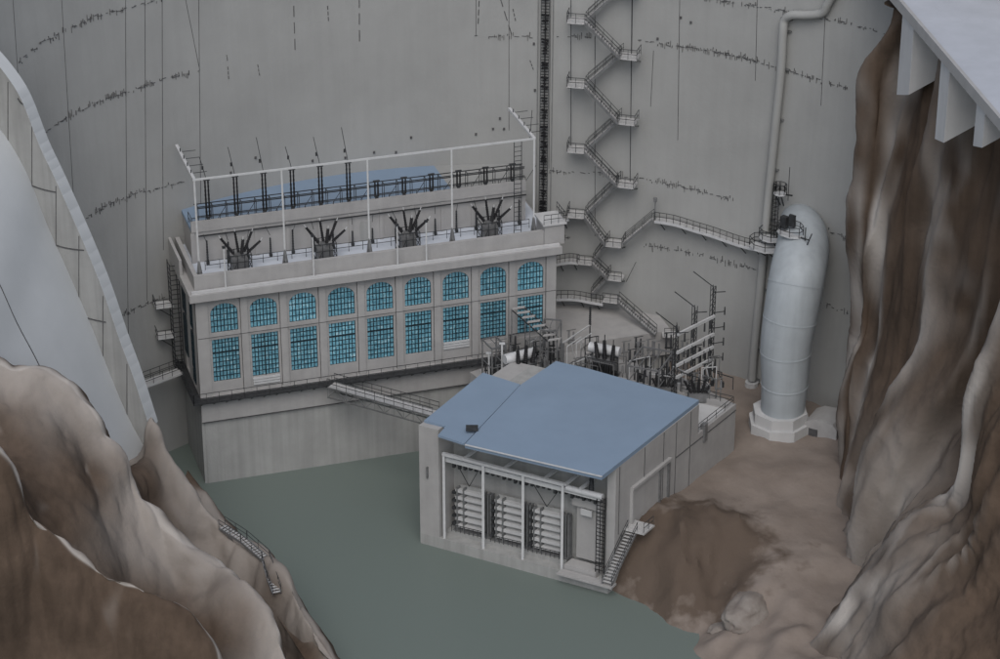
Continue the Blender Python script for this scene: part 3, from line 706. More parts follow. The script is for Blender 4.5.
# front gallery: columns, beam, struts
fg = thing('intake_gantry', 'white steel frame of four columns and a long beam across the front of the block', 'gantry', tuple(BK(2.6, .3, 1.2)))
cx = [2.6, 7.0, 11.4, 15.7]
for x in cx: MB().beam(BK(x, .25, 1.2), BK(x, .25, 10.8), .26).build('gantry_column', 'white', fg)
MB().beam(BK(2.5, .25, 10.95), BK(15.85, .25, 10.95), .34, .3).build('top_beam', 'white', fg)
MB().beam(BK(2.6, .75, 10.2), BK(19.6, .75, 10.2), .5, .5).build('crane_beam', 'white', fg)
MB().cyl(BK(15.9, .6, 10.45), BK(19.8, .6, 10.45), .32, .32, 12).build('hoist_drum', 'white', fg)
for x in (4.8, 9.2, 13.6, 15.9, 17.6): MB().beam(BK(x, .3, 10.9), BK(x+.1, 2.55, 11.0), .3, .22).build('strut', 'white', fg)
m = MB()
for i in range(26):
    x = 3.2+i*.62; m.box(x, x+.25, .8, 1.1, 9.55-random.random()*.3, 9.95, BK)
m.build('hanger_clip', 'dark', fg)
for x0, x1, xm in ((3.6, 6.2, 4.9), (12.0, 15.0, 13.5)):
    MB().beam(BK(x0, .9, 9.9), BK(xm, 1.1, 7.4), .06).beam(BK(x1, .9, 9.9), BK(xm, 1.1, 7.4), .06).build('sling', 'dark', fg)
MB().box(.9, 1.05, -.18, -.01, 7.9, 9.2, BK).build('wall_bracket', 'steel', bk)
# louvred gate racks
def rack():
    r = thing('gate_rack', 'x', 'rack', (0, 0, 0), 'three slatted gate racks in the block front')
    g = lambda x, y, z: BK.x*x+BK.y*y+Vector((0, 0, z))
    for k in range(6): MB().box(-1.45, 1.15, -.15, .25, .35+k*.72, .65+k*.72, g).build('rack_slat', 'pale', r)
    m = MB()
    for x in (-1.35, -.75, 1.1, 1.5, 1.75): m.box(x, x+.12, -.2, .3, 0, 4.5, g)
    m.box(-1.6, 1.9, -.3, .4, 0, .12, g); m.build('rack_frame', 'steel', r)
    m = MB()
    for k in range(5): m.box(-1.7, -1.4, -.3, .1, .6+k*.8, .85+k*.8, g)
    for k in range(9): m.beam(g(-1.6+k*.4, -.5, 0), g(-1.6+k*.4, -.5, .7), .05)
    m.beam(g(-1.6, -.5, .7), g(1.6, -.5, .7), .05); m.build('rack_fittings', 'dark', r)
    MB().box(-1.3, 1.0, .26, .32, .1, 4.6, g).build('rack_back', 'conc_d', r)
    return r
rk = rack()
for i, x in enumerate((4.9, 9.3, 13.5)):
    o = rk if i == 0 else copy_tree(rk); o.scale = (1.22, 1.1, 1.12); o.location = BK(x, 1.6, 1.75); o['label'] = ['slatted pale gate rack in the left bay of the block front', 'slatted pale gate rack in the middle bay of the block front', 'slatted pale gate rack in the third bay, left of the plain gate'][i]
MB().box(2.3, 15.6, 1.2, 2.5, 1.2, 1.7, BK).build('rack_sill', 'conc_d', bk)
gt = thing('lift_gate', 'plain grey lift gate with white top housing at the right of the block front', 'gate', tuple(BK(17.5, 1.5, 1.2)))
MB().box(16.3, 19.0, 1.9, 2.3, 2.0, 8.1, BK).build('gate_leaf', 'conc', gt)
MB().box(16.0, 19.2, 1.5, 2.2, 8.1, 9.0, BK).build('gate_housing', 'conc', gt)
MB().box(16.0, 19.4, .2, 1.6, 1.2, 1.9, BK).build('gate_sill', 'conc', gt)
MB().box(17.0, 18.2, 1.38, 1.48, 7.3, 8.0, BK).build('gate_plate', 'pale', gt)
MB().bushing(BK(18.4, .9, 10.6), (0, 0, 1), 1.5, .3).build('hoist_motor', 'dark', gt)
fl_ = thing('front_ladder', 'dark vertical ladder pair at the right corner of the block front', 'ladder', tuple(BK(19.6, .4, 1.2)))
m = MB()
for x in (19.3, 19.7, 20.2): m.beam(BK(x, .4, 1.9), BK(x, .4, 10.6), .09)
for k in range(20): m.beam(BK(19.3, .4, 2.2+k*.43), BK(20.2, .4, 2.2+k*.43), .06)
m.build('ladder_frame', 'black', fl_)
# stair down the side of the block
ss = thing('side_stair', 'narrow steel stair from the side door platform down to the block front', 'staircase', tuple(BK(BL+.7, 3, 1.5)))
top = BK(BL+.8, 2.9, 6.1); bot = BK(BL+.35, -.9, 1.7)
stair_flight(ss, top, bot, BK.x, 1.0)
MB().box(BL+.02, BL+2.2, 2.6, 4.6, 6.0, 6.2, BK).build('door_platform', 'tread', ss)
add_railing(ss, [BK(BL+2.1, 2.7, 6.2), BK(BL+2.1, 4.5, 6.2)], gap=.9)
MB().box(15.9, BL+.9, -1.0, -.02, 1.3, 1.5, BK).build('foot_grating', 'conc', ss)

# ------------------------------------------------------------------ switchyard on the deck behind the blue roof
DZ = 9.8
def yard(px, py, z=DZ): return at_z(px, py, z)
MB_ = MB()
# open ground slab continuing left/back of the block
yd = MB(); pts = poly([(470, 372), (560, 345), (672, 372), (735, 404), (700, 430), (600, 420), (520, 410)], 9.55)
yo = yd.prism(pts, 3, 9.55).build('yard_slab', 'conc'); tag(yo, 'concrete yard slab carrying the switchgear behind the blue roof', 'slab')
def yard_transformer(label, P, rot):
    r = thing('yard_transformer', label, 'transformer', (0, 0, 0), 'transformers behind the blue roof')
    MB().box(-1.2, 1.2, -.8, .8, .3, 2.4).box(-1.35, 1.35, -.95, .95, .1, .3).build('tank', 'steel', r)
    MB().cyl((-1.9, .3, 3.1), (1.5, .3, 3.1), .55, .55, 16).build('conservator', 'white', r)
    m = MB()
    for k in range(9): m.box(-1.1+k*.26, -1.0+k*.26, -1.5, -.8, .6, 2.2)
    m.build('radiator', 'dark', r)
    m = MB()
    for x in (-1.6, -.6, .6, 1.2): m.beam((x, .3, 2.4), (x, .3, 3.0), .12)
    m.beam((-1.8, -1.2, 0), (-1.8, -1.2, 2.6), .1); m.beam((1.8, -1.2, 0), (1.8, -1.2, 2.6), .1); m.beam((-1.8, -1.2, 2.6), (1.8, -1.2, 2.6), .08)
    for x in (-1.2, 1.2):
        for y in (-.8, .8): m.beam((x, y, .2), (x, y, -1.3), .12)
    m.beam((-1.2, -.8, -.9), (1.2, -.8, -.9), .1); m.beam((-1.2, -.8, -.1), (1.2, -.8, -1.2), .07); m.beam((-1.2, -.8, -1.2), (1.2, -.8, -.1), .07)
    m.build('support', 'dark', r)
    for k, (x, h) in enumerate(((-.7, 1.9), (.1, 2.3), (.95, 1.9))):
        o = MB().bushing((x, -.5, 2.4), (.1*(k-1), -.1, 1), h, .27).build('bushing', 'black', r)
        MB().cyl((x+.1*(k-1), -.55, 2.3+h), (x+.12*(k-1), -.6, 3.0+h), .05, .05, 6).build('terminal', 'dark', o)
    MB().cyl((1.4, -.9, 1.1), (1.4, -1.25, 1.1), .42, .42, 14).cyl((.4, -.9, 1.0), (.4, -1.25, 1.0), .36, .36, 14).build('fan', 'black', r)
    r.location = P; r.rotation_euler.z = R(rot); return r
t1 = yard_transformer('transformer with three black bushings and white drum, left one behind the blue roof', yard(522, 383, 10.9), 28)
t2 = yard_transformer('transformer with white drum behind the peak of the blue roof, right of the first', yard(605, 377), -22)
def open_frame(name, label, P, w, dpt, h, rot, cross=True, m_='steel', cat='frame'):
    r = thing(name, label, cat, tuple(P)); g = Frame((P.x, P.y), rot); z = P.z
    for x in (0, w):
        for y in (0, dpt): MB().beam(g(x, y, z), g(x, y, z+h), .16).build('frame_post', m_, r)
    m = MB()
    for y in (0, dpt): m.beam(g(0, y, z+h), g(w, y, z+h), .14)
    for x in (0, w): m.beam(g(x, 0, z+h), g(x, dpt, z+h), .14)
    if cross:
        n = max(2, int(w/1.1))
        for i in range(n+1): m.beam(g(w*i/n, 0, z+h+.05), g(w*i/n, dpt, z+h+.05), .07)
    m.build('frame_top', 'steel', r)
    m = MB()
    for k in range(5):
        x = w*(k+.5)/5; m.bushing(g(x, dpt*.5, z+.8), (0, 0, 1), 1.5, .16); m.beam(g(x, dpt*.5, z), g(x, dpt*.5, z+.8), .1)
    m.build('inner_gear', 'dark', r)
    m = MB()
    for x in (0, w): m.beam(g(x, 0, z+h*.5), g(x, dpt, z+h*.5), .08)
    m.beam(g(0, 0, z+h*.5), g(w, 0, z+h*.5), .08); m.build('mid_rail', m_, r); return r
open_frame('switchgear_stand', 'open steel frame full of switches left of the lattice tower', yard(627, 398), 3.4, 4.6, 3.8, -22)
open_frame('switchgear_stand', 'tall narrow steel frame at the right end of the powerhouse wall', yard(540, 372), 1.8, 2.6, 5.0, -10)
open_frame('switchgear_stand', 'low switch frame over the left transformer nearest the footbridge', yard(492, 388), 1.6, 2.4, 4.6, 25)
# covered stair from powerhouse down to the yard
cs = thing('canopy_stair', 'ribbed stair with frame posts coming down from the last powerhouse window', 'staircase', tuple(yard(545, 350)))
a = PH(34.2, -.9, 16.2); b_ = a+Vector((3.8, -3.0, -2.2))
for k in range(8):
    t = k/7; p = a+(b_-a)*t; MB().box(-.7, .7, -.17, .17, -.05, .08, lambda x, y, z, p=p: p+Vector((x*.95+y*.3, x*.3+y*.95, z))).build('canopy_rib', 'conc', cs)
for p in (a, a+(b_-a)*.5, b_):
    for s_ in (-.75, .75): q = p+Vector((s_*.95, s_*.3, 0)); MB().beam(q, Vector((q.x, q.y, DZ-.3)), .12).build('canopy_post', 'steel', cs)
MB().beam(a+Vector((-.7, -.2, -.15)), b_+Vector((-.7, -.2, -.15)), .1).beam(a+Vector((.7, .2, -.15)), b_+Vector((.7, .2, -.15)), .1).build('canopy_rail', 'dark', cs)
# slanting boom
bm = thing('slanting_boom', 'thin pale boom slanting up from the switch frame to a dark insulator post', 'boom', tuple(yard(563, 362)))
p, q = at_z(563, 343, 12.5), at_z(590, 325, 12.5)
MB().beam(p, q, .14).build('boom_arm', 'white', bm)
MB().beam(p, Vector((p.x, p.y, DZ-.3)), .3).build('boom_post', 'steel', bm)
MB().beam(q, Vector((q.x, q.y, DZ-.3)), .14).bushing(q, (0, 0, 1), 2.2, .16).build('boom_insulator', 'dark', bm)
# lattice tower row
lt = thing('lattice_switch_tower', 'tall lattice steel tower of three columns with four pale cross beams at the yard corner', 'tower', tuple(yard(690, 385)))
cols = [(676, 386, 19.5), (693, 390, 21), (711, 398, 22.5)]
cps = [yard(x, y) for x, y, _ in cols]
e0, e1 = yard(678, 392), yard(711, 400)
fr = Frame((yard(674, 398).x, yard(674, 398).y), 46)
for i, (yy, top) in enumerate(((0., 18.0), (2.9, 19.3), (5.8, 20.6))):
    m = MB(); w = .38
    for x, y in ((0, 0), (w, 0), (w, w), (0, w)): m.beam(fr(yy+x, y, DZ), fr(yy+x, y, top), .08)
    z = DZ; k = 0
    while z < top-.5:
        m.beam(fr(yy, 0, z), fr(yy+w, 0, z+.6), .05); m.beam(fr(yy+w, 0, z+.6), fr(yy, 0, z+.6), .05); m.beam(fr(yy, w, z), fr(yy, 0, z+.6), .05); z += .6
    o = m.build('lattice_column', 'dark', lt)
    MB().beam(fr(yy, 0, top), fr(yy-1.2, 1.8, top+1.6), .08).beam(fr(yy, 0, top-.6), fr(yy+1.0, -.8, top-.6), .08).build('horn', 'dark', o)
for z, m_ in ((17.2, 'white'), (15.1, 'white'), (13.6, 'white'), (12.2, 'white')):
    MB().beam(fr(.1, -.1, z), fr(6.0, -.1, z), .2, .32).build('cross_beam', m_, lt)
for z in (16., 14.2, 12.8):
    for yy in (1.2, 2.4, 4.4, 5.3):
        MB().bushing(fr(yy, -.15, z), (0, 0, 1), .95, .12).build('line_insulator', 'dark', lt)
for k in range(4):
    MB().beam(fr(6.2, .2, 12+k*1.8), fr(7.3, -.4, 12+k*1.8), .07).bushing(fr(7.3, -.4, 11.6+k*1.8), (0, 0, 1), .9, .1).build('side_arm', 'dark', lt)
# circuit breaker with fan of bushings at the tower foot
for nm, px, py, lab in (('circuit_breaker', 698, 400, 'breaker with a fan of black bushings at the foot of the lattice tower'), ('circuit_breaker', 664, 394, 'breaker with short black bushings just left of the lattice tower')):
    P = yard(px, py); r = thing(nm, lab, 'breaker', tuple(P), 'breakers at the lattice tower'); g = lambda x, y, z, P=P: P+Vector((x, y, z))
    MB().box(-1, 1, -.6, .6, 0, 1.0, g).build('cabinet', 'steel', r)
    m = MB(); m.tube([g(1.2*math.cos(R(a)), .3, 1+1.2*math.sin(R(a))) for a in range(0, 181, 20)], .05, 5); m.build('arc_guard', 'dark', r)
    for dx in (-.9, -.45, 0, .4, .85):
        MB().bushing(g(dx*.8, -.2, .95), (dx*.6, -.1, 1), 1.7 if nm and px > 690 else 1.2, .2).build('bushing', 'black', r)
# assorted small posts (real switch stands)
stands = [(500, 384, 2.2), (508, 380, 2.8), (514, 385, 2.0), (522, 391, 1.8), (531, 383, 2.6), (538, 378, 2.0), (544, 371, 2.6), (527, 376, 3.0), (515, 376, 2.4), (549, 369, 2.2), (508, 366, 2.6), (516, 372, 3.2), (530, 366, 3.0), (538, 362, 2.4), (542, 378, 2.6), (551, 360, 3.4), (502, 362, 2.6), (488, 378, 1.8), (525, 352, 2.4), (676, 372, 2.6), (684, 366, 3.0), (697, 368, 2.6), (650, 360, 2.4), (638, 356, 2.2), (626, 362, 2.4), (706, 388, 2.8), (696, 392, 2.2), (660, 386, 2.0), (590, 368, 1.6), (712, 380, 2.6), (505, 352, 3.2), (513, 360, 3.0), (548, 352, 3.2), (556, 368, 2.2), (571, 349, 2.2), (632, 372, 2.6), (640, 366, 2.8), (648, 377, 2.4), (656, 369, 3.2), (664, 378, 2.6), (620, 380, 1.8), (690, 372, 3.0), (683, 381, 2.4), (702, 378, 3.2), (578, 372, 1.6), (668, 362, 3.4), (612, 365, 1.5), (498, 372, 2.), (718, 398, 2.2), (534, 388, 1.5)]
for i, (px, py, h) in enumerate(stands):
    P = yard(px, py); g = lambda x, y, z, P=P: P+Vector((x, y, z))
    m = MB().beam(g(-.25, 0, 0), g(-.25, 0, h*.5), .1).beam(g(.25, 0, 0), g(.25, 0, h*.5), .1).beam(g(-.4, 0, h*.5), g(.4, 0, h*.5), .14).bushing(g(-.25, 0, h*.5), (0, 0, 1), h*.5, .14).bushing(g(.25, 0, h*.5), (0, 0, 1), h*.45, .14).beam(g(-.5, 0, h), g(.5, .2, h+.1), .07)
    tag(m.build('switch_stand', 'dark' if i % 2 else 'steel'), 'small dark switch stand with two insulators in the yard behind the blue roof', 'switch', 'small switch stands in the yard')
rnd = random.Random(5)
for i in range(34):
    px = rnd.uniform(492, 712); py = 352+ (px-492)*.13+rnd.uniform(0, 22); P = yard(px, py); h = rnd.uniform(1.4, 3.4); a = rnd.choice((28, 55, -35, -25))+rnd.uniform(-5, 5); L_ = rnd.uniform(1.0, 3.0)
    d_ = Vector((math.cos(R(a)), math.sin(R(a)), 0)); q0 = P+Vector((0, 0, h)); q1 = q0+d_*L_+Vector((0, 0, rnd.uniform(-.3, .3)))
    m = MB().beam(P, q0, .09).beam(q0, q1, .08).beam(Vector((q1.x, q1.y, P.z)), q1, .09).beam(q0+d_*L_*.3, q0+d_*L_*.5-Vector((0, 0, h*.5)), .06)
    m.box(-.2, .2, -.2, .2, 0, rnd.uniform(.4, 1.1), lambda x, y, z, c=P+d_*L_*.5: c+Vector((x, y, z)))
    tag(m.build('bus_support', rnd.choice(('white', 'steel', 'dark'))), 'thin steel bus support with a crossbar in the crowded yard behind the blue roof', 'support', 'bus supports in the yard')
# pale light poles by the yard
for px, py, h, lab in ((489, 384, 3.6, 'short pale pole left of the left yard transformer'), (502, 390, 5.4, 'taller white pole beside the left yard transformer at the roof edge'), (719, 396, .1, '')):
    if h < 1: continue
    P = yard(px, py); m = MB().beam(P, P+Vector((0, 0, h)), .18); m.box(-.3, .3, -.12, .12, h, h+.15, lambda x, y, z, P=P: P+Vector((x, y, z))); tag(m.build('yard_pole', 'white'), lab, 'pole')
yr = thing('yard_railing', 'dark railing around the right corner of the switchyard deck', 'railing', tuple(BK(BL, 24, 10.3)))
add_railing(yr, [BK(BL-.2, 17, 10.3), BK(BL-.2, 24.1, 10.3), BK(BL-6, 24.1, 10.3)], h=.9, gap=1.6, name='guard_rail')
MB().box(BL-.3, BL+.2, 17.6, 18.2, 8.9, 10.9, BK).build('corner_box', 'steel', yr)

# ------------------------------------------------------------------ spillway chute on the left
W0 = at_y(152, 445, -52.5); W0.z = 0; W1 = Vector((-46.2, -46.3, 0)); wd = (W1-W0).normalized(); wn = Vector((-wd.y, wd.x, 0))
if wn.y > 0: wn = -wn
def wp(px, py): return at_plane(px, py, W0, wn)
cap = [(-40, 25), (-15, 50), (4, 72), (22, 100), (40, 146), (57, 182), (84, 243), (103, 290), (120, 340), (134, 378), (150, 428)]
bot = [(-40, 85), (-15, 118), (4, 144), (22, 178), (40, 224), (57, 262), (76, 303), (94, 350), (112, 395), (130, 430), (151, 462)]
CP = [wp(*q) for q in cap]; BP = []
def wall_z(c, py): return zat(c.x, c.y, py)
def interp(px, tab):
    for (x0, y0), (x1, y1) in zip(tab, tab[1:]):
        if x0 <= px <= x1: return y0+(y1-y0)*(px-x0)/(x1-x0)
    return tab[0][1] if px < tab[0][0] else tab[-1][1]
for (x, y), c in zip(cap, CP): BP.append(Vector((c.x, c.y, wall_z(c, interp(x, bot)))))
CP[-1].z = max(CP[-1].z, BP[-1].z+2)
CPs, BPs = smooth_path(CP, 4), smooth_path(BP, 4)
ch = thing('spillway_chute', 'curved concrete spillway chute sweeping down at the left with a tall side wall', 'spillway', (W0.x, W0.y, 0))
T = 1.25; m = MB(); n = len(CPs); back = -wn*T
for i in range(n-1):
    a, b, c, d = CPs[i], CPs[i+1], BPs[i+1]-Vector((0, 0, 1)), BPs[i]-Vector((0, 0, 1))
    m.add([a, b, c, d, a+back, b+back, c+back, d+back], [(0, 3, 2, 1), (4, 5, 6, 7), (0, 1, 5, 4)]+([(1, 2, 6, 5)] if i == n-2 else [])+([(0, 4, 7, 3)] if i == 0 else []))
m.build('side_wall', 'conc_d', ch)
m = MB()
for i in range(n-1):
    a, b = CPs[i]+Vector((0, 0, .12)), CPs[i+1]+Vector((0, 0, .12)); m.hexa([a+wn*.08-Vector((0, 0, .12)), b+wn*.08-Vector((0, 0, .12)), b+back*1.1-Vector((0, 0, .12)), a+back*1.1-Vector((0, 0, .12))], [a+wn*.08, b+wn*.08, b+back*1.1, a+back*1.1])
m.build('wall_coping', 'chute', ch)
for (x, ya, yb) in ((8, 82, 148), (32, 126, 200), (56, 186, 256), (79, 236, 306), (103, 296, 368), (127, 364, 420)):
    MB().beam(wp(x, ya)+wn*.01, wp(x, yb)+wn*.01, .06).build('wall_joint', 'seam', ch)
for (xa, ya, xb, yb) in ((22, 181, 56, 192), (50, 243, 84, 250), (70, 311, 106, 322), (18, 98, 24, 104)):
    m = MB(); N_ = 9
    for k in range(N_):
        p, q = wp(xa+(xb-xa)*k/N_, ya+(yb-ya)*k/N_+1.5*math.sin(3.1*k/N_)), wp(xa+(xb-xa)*(k+1)/N_, ya+(yb-ya)*(k+1)/N_+1.5*math.sin(3.1*(k+1)/N_)); m.beam(p+wn*.02, q+wn*.02, .1)
    m.build('lift_seam', 'seam', ch)
E_ = Vector((-.12, -1, -.42)); m = MB(); K = 12
for i in range(n-1):
    for k in range(K):
        l0, l1 = 36*k/K, 36*(k+1)/K
        a, b, c, d = BPs[i]+E_*l0, BPs[i+1]+E_*l0, BPs[i+1]+E_*l1, BPs[i]+E_*l1; m.add([a, d, c, b], [(0, 1, 2, 3)])
for i in range(n-1):
    a, b = BPs[i]+E_*36, BPs[i+1]+E_*36; dn = Vector((0, 0, -2)); m.add([a, b, b+dn, a+dn], [(0, 3, 2, 1)])
    a, b = BPs[i], BPs[i+1]; m.add([a+dn, b+dn, b+dn+E_*36, a+dn+E_*36], [(0, 1, 2, 3)])
a, b = BPs[-1], BPs[-1]+E_*36; m.add([a, b, b+Vector((0, 0, -2)), a+Vector((0, 0, -2))], [(0, 1, 2, 3)])
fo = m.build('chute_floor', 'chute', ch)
import bmesh as _b
_m = _b.new(); _m.from_mesh(fo.data); _b.ops.remove_doubles(_m, verts=_m.verts, dist=.001); _b.ops.recalc_face_normals(_m, faces=_m.faces); _m.to_mesh(fo.data); _m.free()
def floor_pt(i, l): return BPs[i]+E_*l+Vector((0, 0, .03))
m = MB()
for k in range(14): m.beam(floor_pt(10+k, 12-k*.1), floor_pt(11+k, 12-(k+1)*.1), .08)
m.build('floor_joint', 'seam', ch)
m = MB()
for k in range(22):
    a = floor_pt(6+k, 16.5+.05*k); b = floor_pt(7+k, 16.5+.05*(k+1)); m.beam(a, b, .07)
    if random.random() < .6: m.beam(a, a+Vector((random.uniform(-.3, .3), random.uniform(-.5, .1), .1)), .08)
m.build('anchor_seam', 'seam', ch)
m = MB().beam(floor_pt(4, 4), floor_pt(4, 20), .07); m.build('floor_joint', 'seam', ch)

# ------------------------------------------------------------------ rock
def grid_surface(rows, sub=10):
    """Catmull-Rom patch net -> grid of points"""
    def cr(a, b, c, d, t): return .5*((2*b)+(c-a)*t+(2*a-5*b+4*c-d)*t*t+(3*b-a-3*c+d)*t*t*t)
    dense = []
    for r_ in rows:
        o = []
        for i in range(len(r_)-1):
            a, b, c, d = r_[max(i-1, 0)], r_[i], r_[i+1], r_[min(i+2, len(r_)-1)]
            o += [cr(a, b, c, d, k/sub) for k in range(sub)]
        dense.append(o+[r_[-1]])
    out = []
    for j in range(len(dense)-1):
        for k in range(sub):
            t = k/sub; row = []
            for i in range(len(dense[0])): row.append(cr(dense[max(j-1, 0)][i], dense[j][i], dense[j+1][i], dense[min(j+2, len(dense)-1)][i], t))
            out.append(row)
    out.append(dense[-1]); return out
def ridged(p, oct=3):
    a, s, f = 0., 1., 1.
    for i in range(oct):
        a += s*(1-2*math.sqrt(noise.noise(p*f+Vector((i*7.3, 1.7, 0)))**2+.0006)); s *= .42; f *= 2.1
    return a/1.6
def rock_mesh(name, rows, sub, amp, fold, seed, m='rock', kind='structure', flip=1, zs_=.22, crest_rows=(), drape=False, patches=(), small=1.):
    G = grid_surface(rows, sub); nr, nc = len(G), len(G[0]); V = []; Wt = []
    for j in range(nr):
        for i in range(nc):
            p = G[j][i]; du = G[j][min(i+1, nc-1)]-G[j][max(i-1, 0)]; dv = G[min(j+1, nr-1)][i]-G[max(j-1, 0)][i]
            nrm = du.cross(dv)*flip
            nrm = nrm.normalized() if nrm.length > 1e-9 else Vector((0, 0, 1))
            wob = Vector((noise.noise(p*.09+Vector((3, seed, 0))), noise.noise(p*.09+Vector((9, 0, seed))), 0))*1.6
            q = Vector(((p.x+wob.x)*fold, (p.y+wob.y)*fold, p.z*fold*zs_))+Vector((seed, seed*.7, 0))
            if drape: q = Vector(((p.y+wob.x*1.2)*fold, p.x*fold*.12, p.z*fold*zs_))+Vector((seed, seed*.7, 0))
            rg = ridged(q, 2 if drape else 3); h = rg-.45+.25*noise.noise(Vector((p.x*.35, p.y*.35, p.z*(.08 if drape else .3))))+small*(.16*(.5-abs(noise.noise(Vector((p.x*.8, p.y*.8, p.z*.12)))))+.05*noise.noise(Vector((p.x*1.3, p.y*1.3, p.z*.4)))+.02*noise.noise(p*3.1))
            v_ = p+nrm*amp*h
            if v_.z > 54.2: v_.z = 54.2+(v_.z-54.2)*.02
            V.append(v_)
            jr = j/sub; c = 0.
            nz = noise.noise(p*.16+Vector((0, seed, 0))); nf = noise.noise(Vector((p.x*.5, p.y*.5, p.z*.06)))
            for k, wd_, am in crest_rows:  # highlight along each crest line, painted into the colour weight
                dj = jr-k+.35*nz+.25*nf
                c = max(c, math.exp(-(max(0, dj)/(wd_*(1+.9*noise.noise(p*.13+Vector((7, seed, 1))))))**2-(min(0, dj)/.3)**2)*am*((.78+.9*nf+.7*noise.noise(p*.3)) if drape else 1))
            c = max(c, .9*min(1, max(0, (rg-(.66 if drape else .78))/.25))**2*min(1, max(0, .6+1.6*noise.noise(p*.11+Vector((0, 0, seed))))))  # same painted highlight on the sharp folds
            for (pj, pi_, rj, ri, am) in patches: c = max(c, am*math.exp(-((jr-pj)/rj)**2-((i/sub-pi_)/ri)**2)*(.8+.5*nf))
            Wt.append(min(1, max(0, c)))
    fs = [(j*nc+i, j*nc+i+1, (j+1)*nc+i+1, (j+1)*nc+i) for j in range(nr-1) for i in range(nc-1)]
    o = MB().add(V, fs).build(name, m)
    at = o.data.attributes.new('pale_crest_light', 'FLOAT', 'POINT'); at.data.foreach_set('value', Wt)
    for e in o.data.edges: e.use_edge_sharp = False
    if kind: o['kind'] = kind
    return o
def Y(px, py, y): return at_y(px, py, y)
crest1 = [(40, 490, -54), (95, 482, -54), (138, 458, -54), (152, 418, -54), (172, 456, -56), (205, 503, -58), (243, 545, -61), (282, 570, -65), (308, 617, -70), (342, 668, -76)]
crest2 = [(-40, 362, -67), (14, 363, -67), (62, 377, -67), (92, 408, -68), (122, 452, -69), (150, 500, -70), (190, 548, -72), (246, 578, -75), (284, 640, -79), (310, 720, -84)]
crest3 = [(-40, 436, -84), (10, 456, -84), (32, 505, -84), (66, 538, -84), (100, 566, -84.5), (138, 582, -85), (178, 600, -86), (214, 642, -87), (228, 700, -88), (245, 780, -90)]
r0 = [Y(x, y+20, yy+6)-Vector((0, 0, 9)) for x, y, yy in crest1]
r1 = [Y(*c) for c in crest1]
r1b = [Y(x-6, y+42, yy-3.5) for x, y, yy in crest1]
r2 = [(Y(*a)+Y(*b))*.5-Vector((0, 0, 7)) for a, b in zip(crest1, crest2)]
r2b = [Y(x+4, y+14, yy+3.) for x, y, yy in crest2]
r3 = [Y(*c) for c in crest2]
r3b = [Y(x-10, y+38, yy-3) for x, y, yy in crest2]
r4 = [Y(x, y+60, (yy+84*-1)/2) if 0 else Y(x*.9, y+95, yy-8) for x, y, yy in crest2]
r5a = [Y(x+3, y+22, yy+2.2)for x, y, yy in crest3]
r5 = [Y(*c) for c in crest3]
r5b = [Y(x-12, y+45, yy-2) for x, y, yy in crest3]
r6 = [Y(x-30, y+170, yy-5) for x, y, yy in crest3]
r7 = [Y(x-60, y+420, yy-10) for x, y, yy in crest3]
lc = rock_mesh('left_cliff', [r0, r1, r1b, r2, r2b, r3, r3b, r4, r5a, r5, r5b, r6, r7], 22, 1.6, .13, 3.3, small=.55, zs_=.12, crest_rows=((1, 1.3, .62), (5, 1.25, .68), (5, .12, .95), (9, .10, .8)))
# low outer rock shelf on the left bank
sh = [[Y(190, 470, -50), Y(212, 500, -50.5), Y(238, 534, -53), Y(274, 560, -58), Y(300, 600, -64), Y(345, 665, -73)],
      [Y(180, 500, -52), Y(206, 492, -52), Y(232, 530, -55), Y(270, 552, -60), Y(292, 590, -66), Y(336, 662, -75)],
      [Y(170, 540, -56), Y(196, 530, -56), Y(226, 560, -58), Y(262, 585, -63), Y(280, 620, -69), Y(325, 690, -78)]]
sh.insert(0, [p+Vector((1.2, 1.2, -5)) for p in sh[0]])
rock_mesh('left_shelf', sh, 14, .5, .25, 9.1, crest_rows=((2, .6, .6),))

top_z = 9
def toe(px, py, z=2.5): return at_z(px, py, z)
def prof(pts, y0, tz=None, y1=None):
    """pts top->bottom, last one is the toe at height tz"""
    te = at_z(*pts[-1], tz) if tz is not None else at_y(*pts[-1], y1); out = []
    for i, (x, y) in enumerate(pts[:-1]):
        t = i/(len(pts)-1); out.append(at_y(x, y, y0+(te.y-y0)*t**1.5))
    return out+[te]
c0 = prof([(930, -60), (925, 20), (905, 85), (900, 170), (892, 235), (885, 320), (875, 352), (862, 400), (850, 425)], -26, 3)
c1 = prof([(903, -60), (894, 20), (872, 82), (869, 170), (861, 235), (856, 320), (846, 352), (837, 412), (834, 480)], -37, 4.2)
c2 = prof([(925, -50), (915, 40), (893, 115), (881, 185), (875, 262), (870, 335), (858, 392), (848, 450), (842, 505)], -39.5, 4)
c3 = prof([(955, -50), (935, 60), (922, 150), (914, 250), (906, 330), (895, 395), (880, 445), (868, 495), (852, 545)], -45, 3.6)
c4 = prof([(975, -40), (958, 90), (948, 180), (934, 270), (920, 345), (900, 405), (880, 455), (866, 515), (858, 575)], -51, 3.2)
c5 = prof([(1030, -20), (1030, 120), (1020, 240), (1005, 330), (985, 400), (955, 460), (915, 520), (882, 570), (862, 610)], -60, 3)
c6 = prof([(1090, 60), (1050, 200), (1008, 330), (984, 395), (978, 450), (964, 505), (912, 538), (868, 600), (824, 662)], -70, 2.5)
c6b = prof([(1110, 90), (1070, 230), (1030, 350), (1003, 410), (989, 462), (980, 530), (938, 580), (888, 640), (845, 720)], -72.5, 2.)
c7 = prof([(1150, 150), (1120, 300), (1090, 430), (1070, 530), (1050, 610), (1010, 690), (960, 760), (900, 830), (850, 900)], -80, 0.)
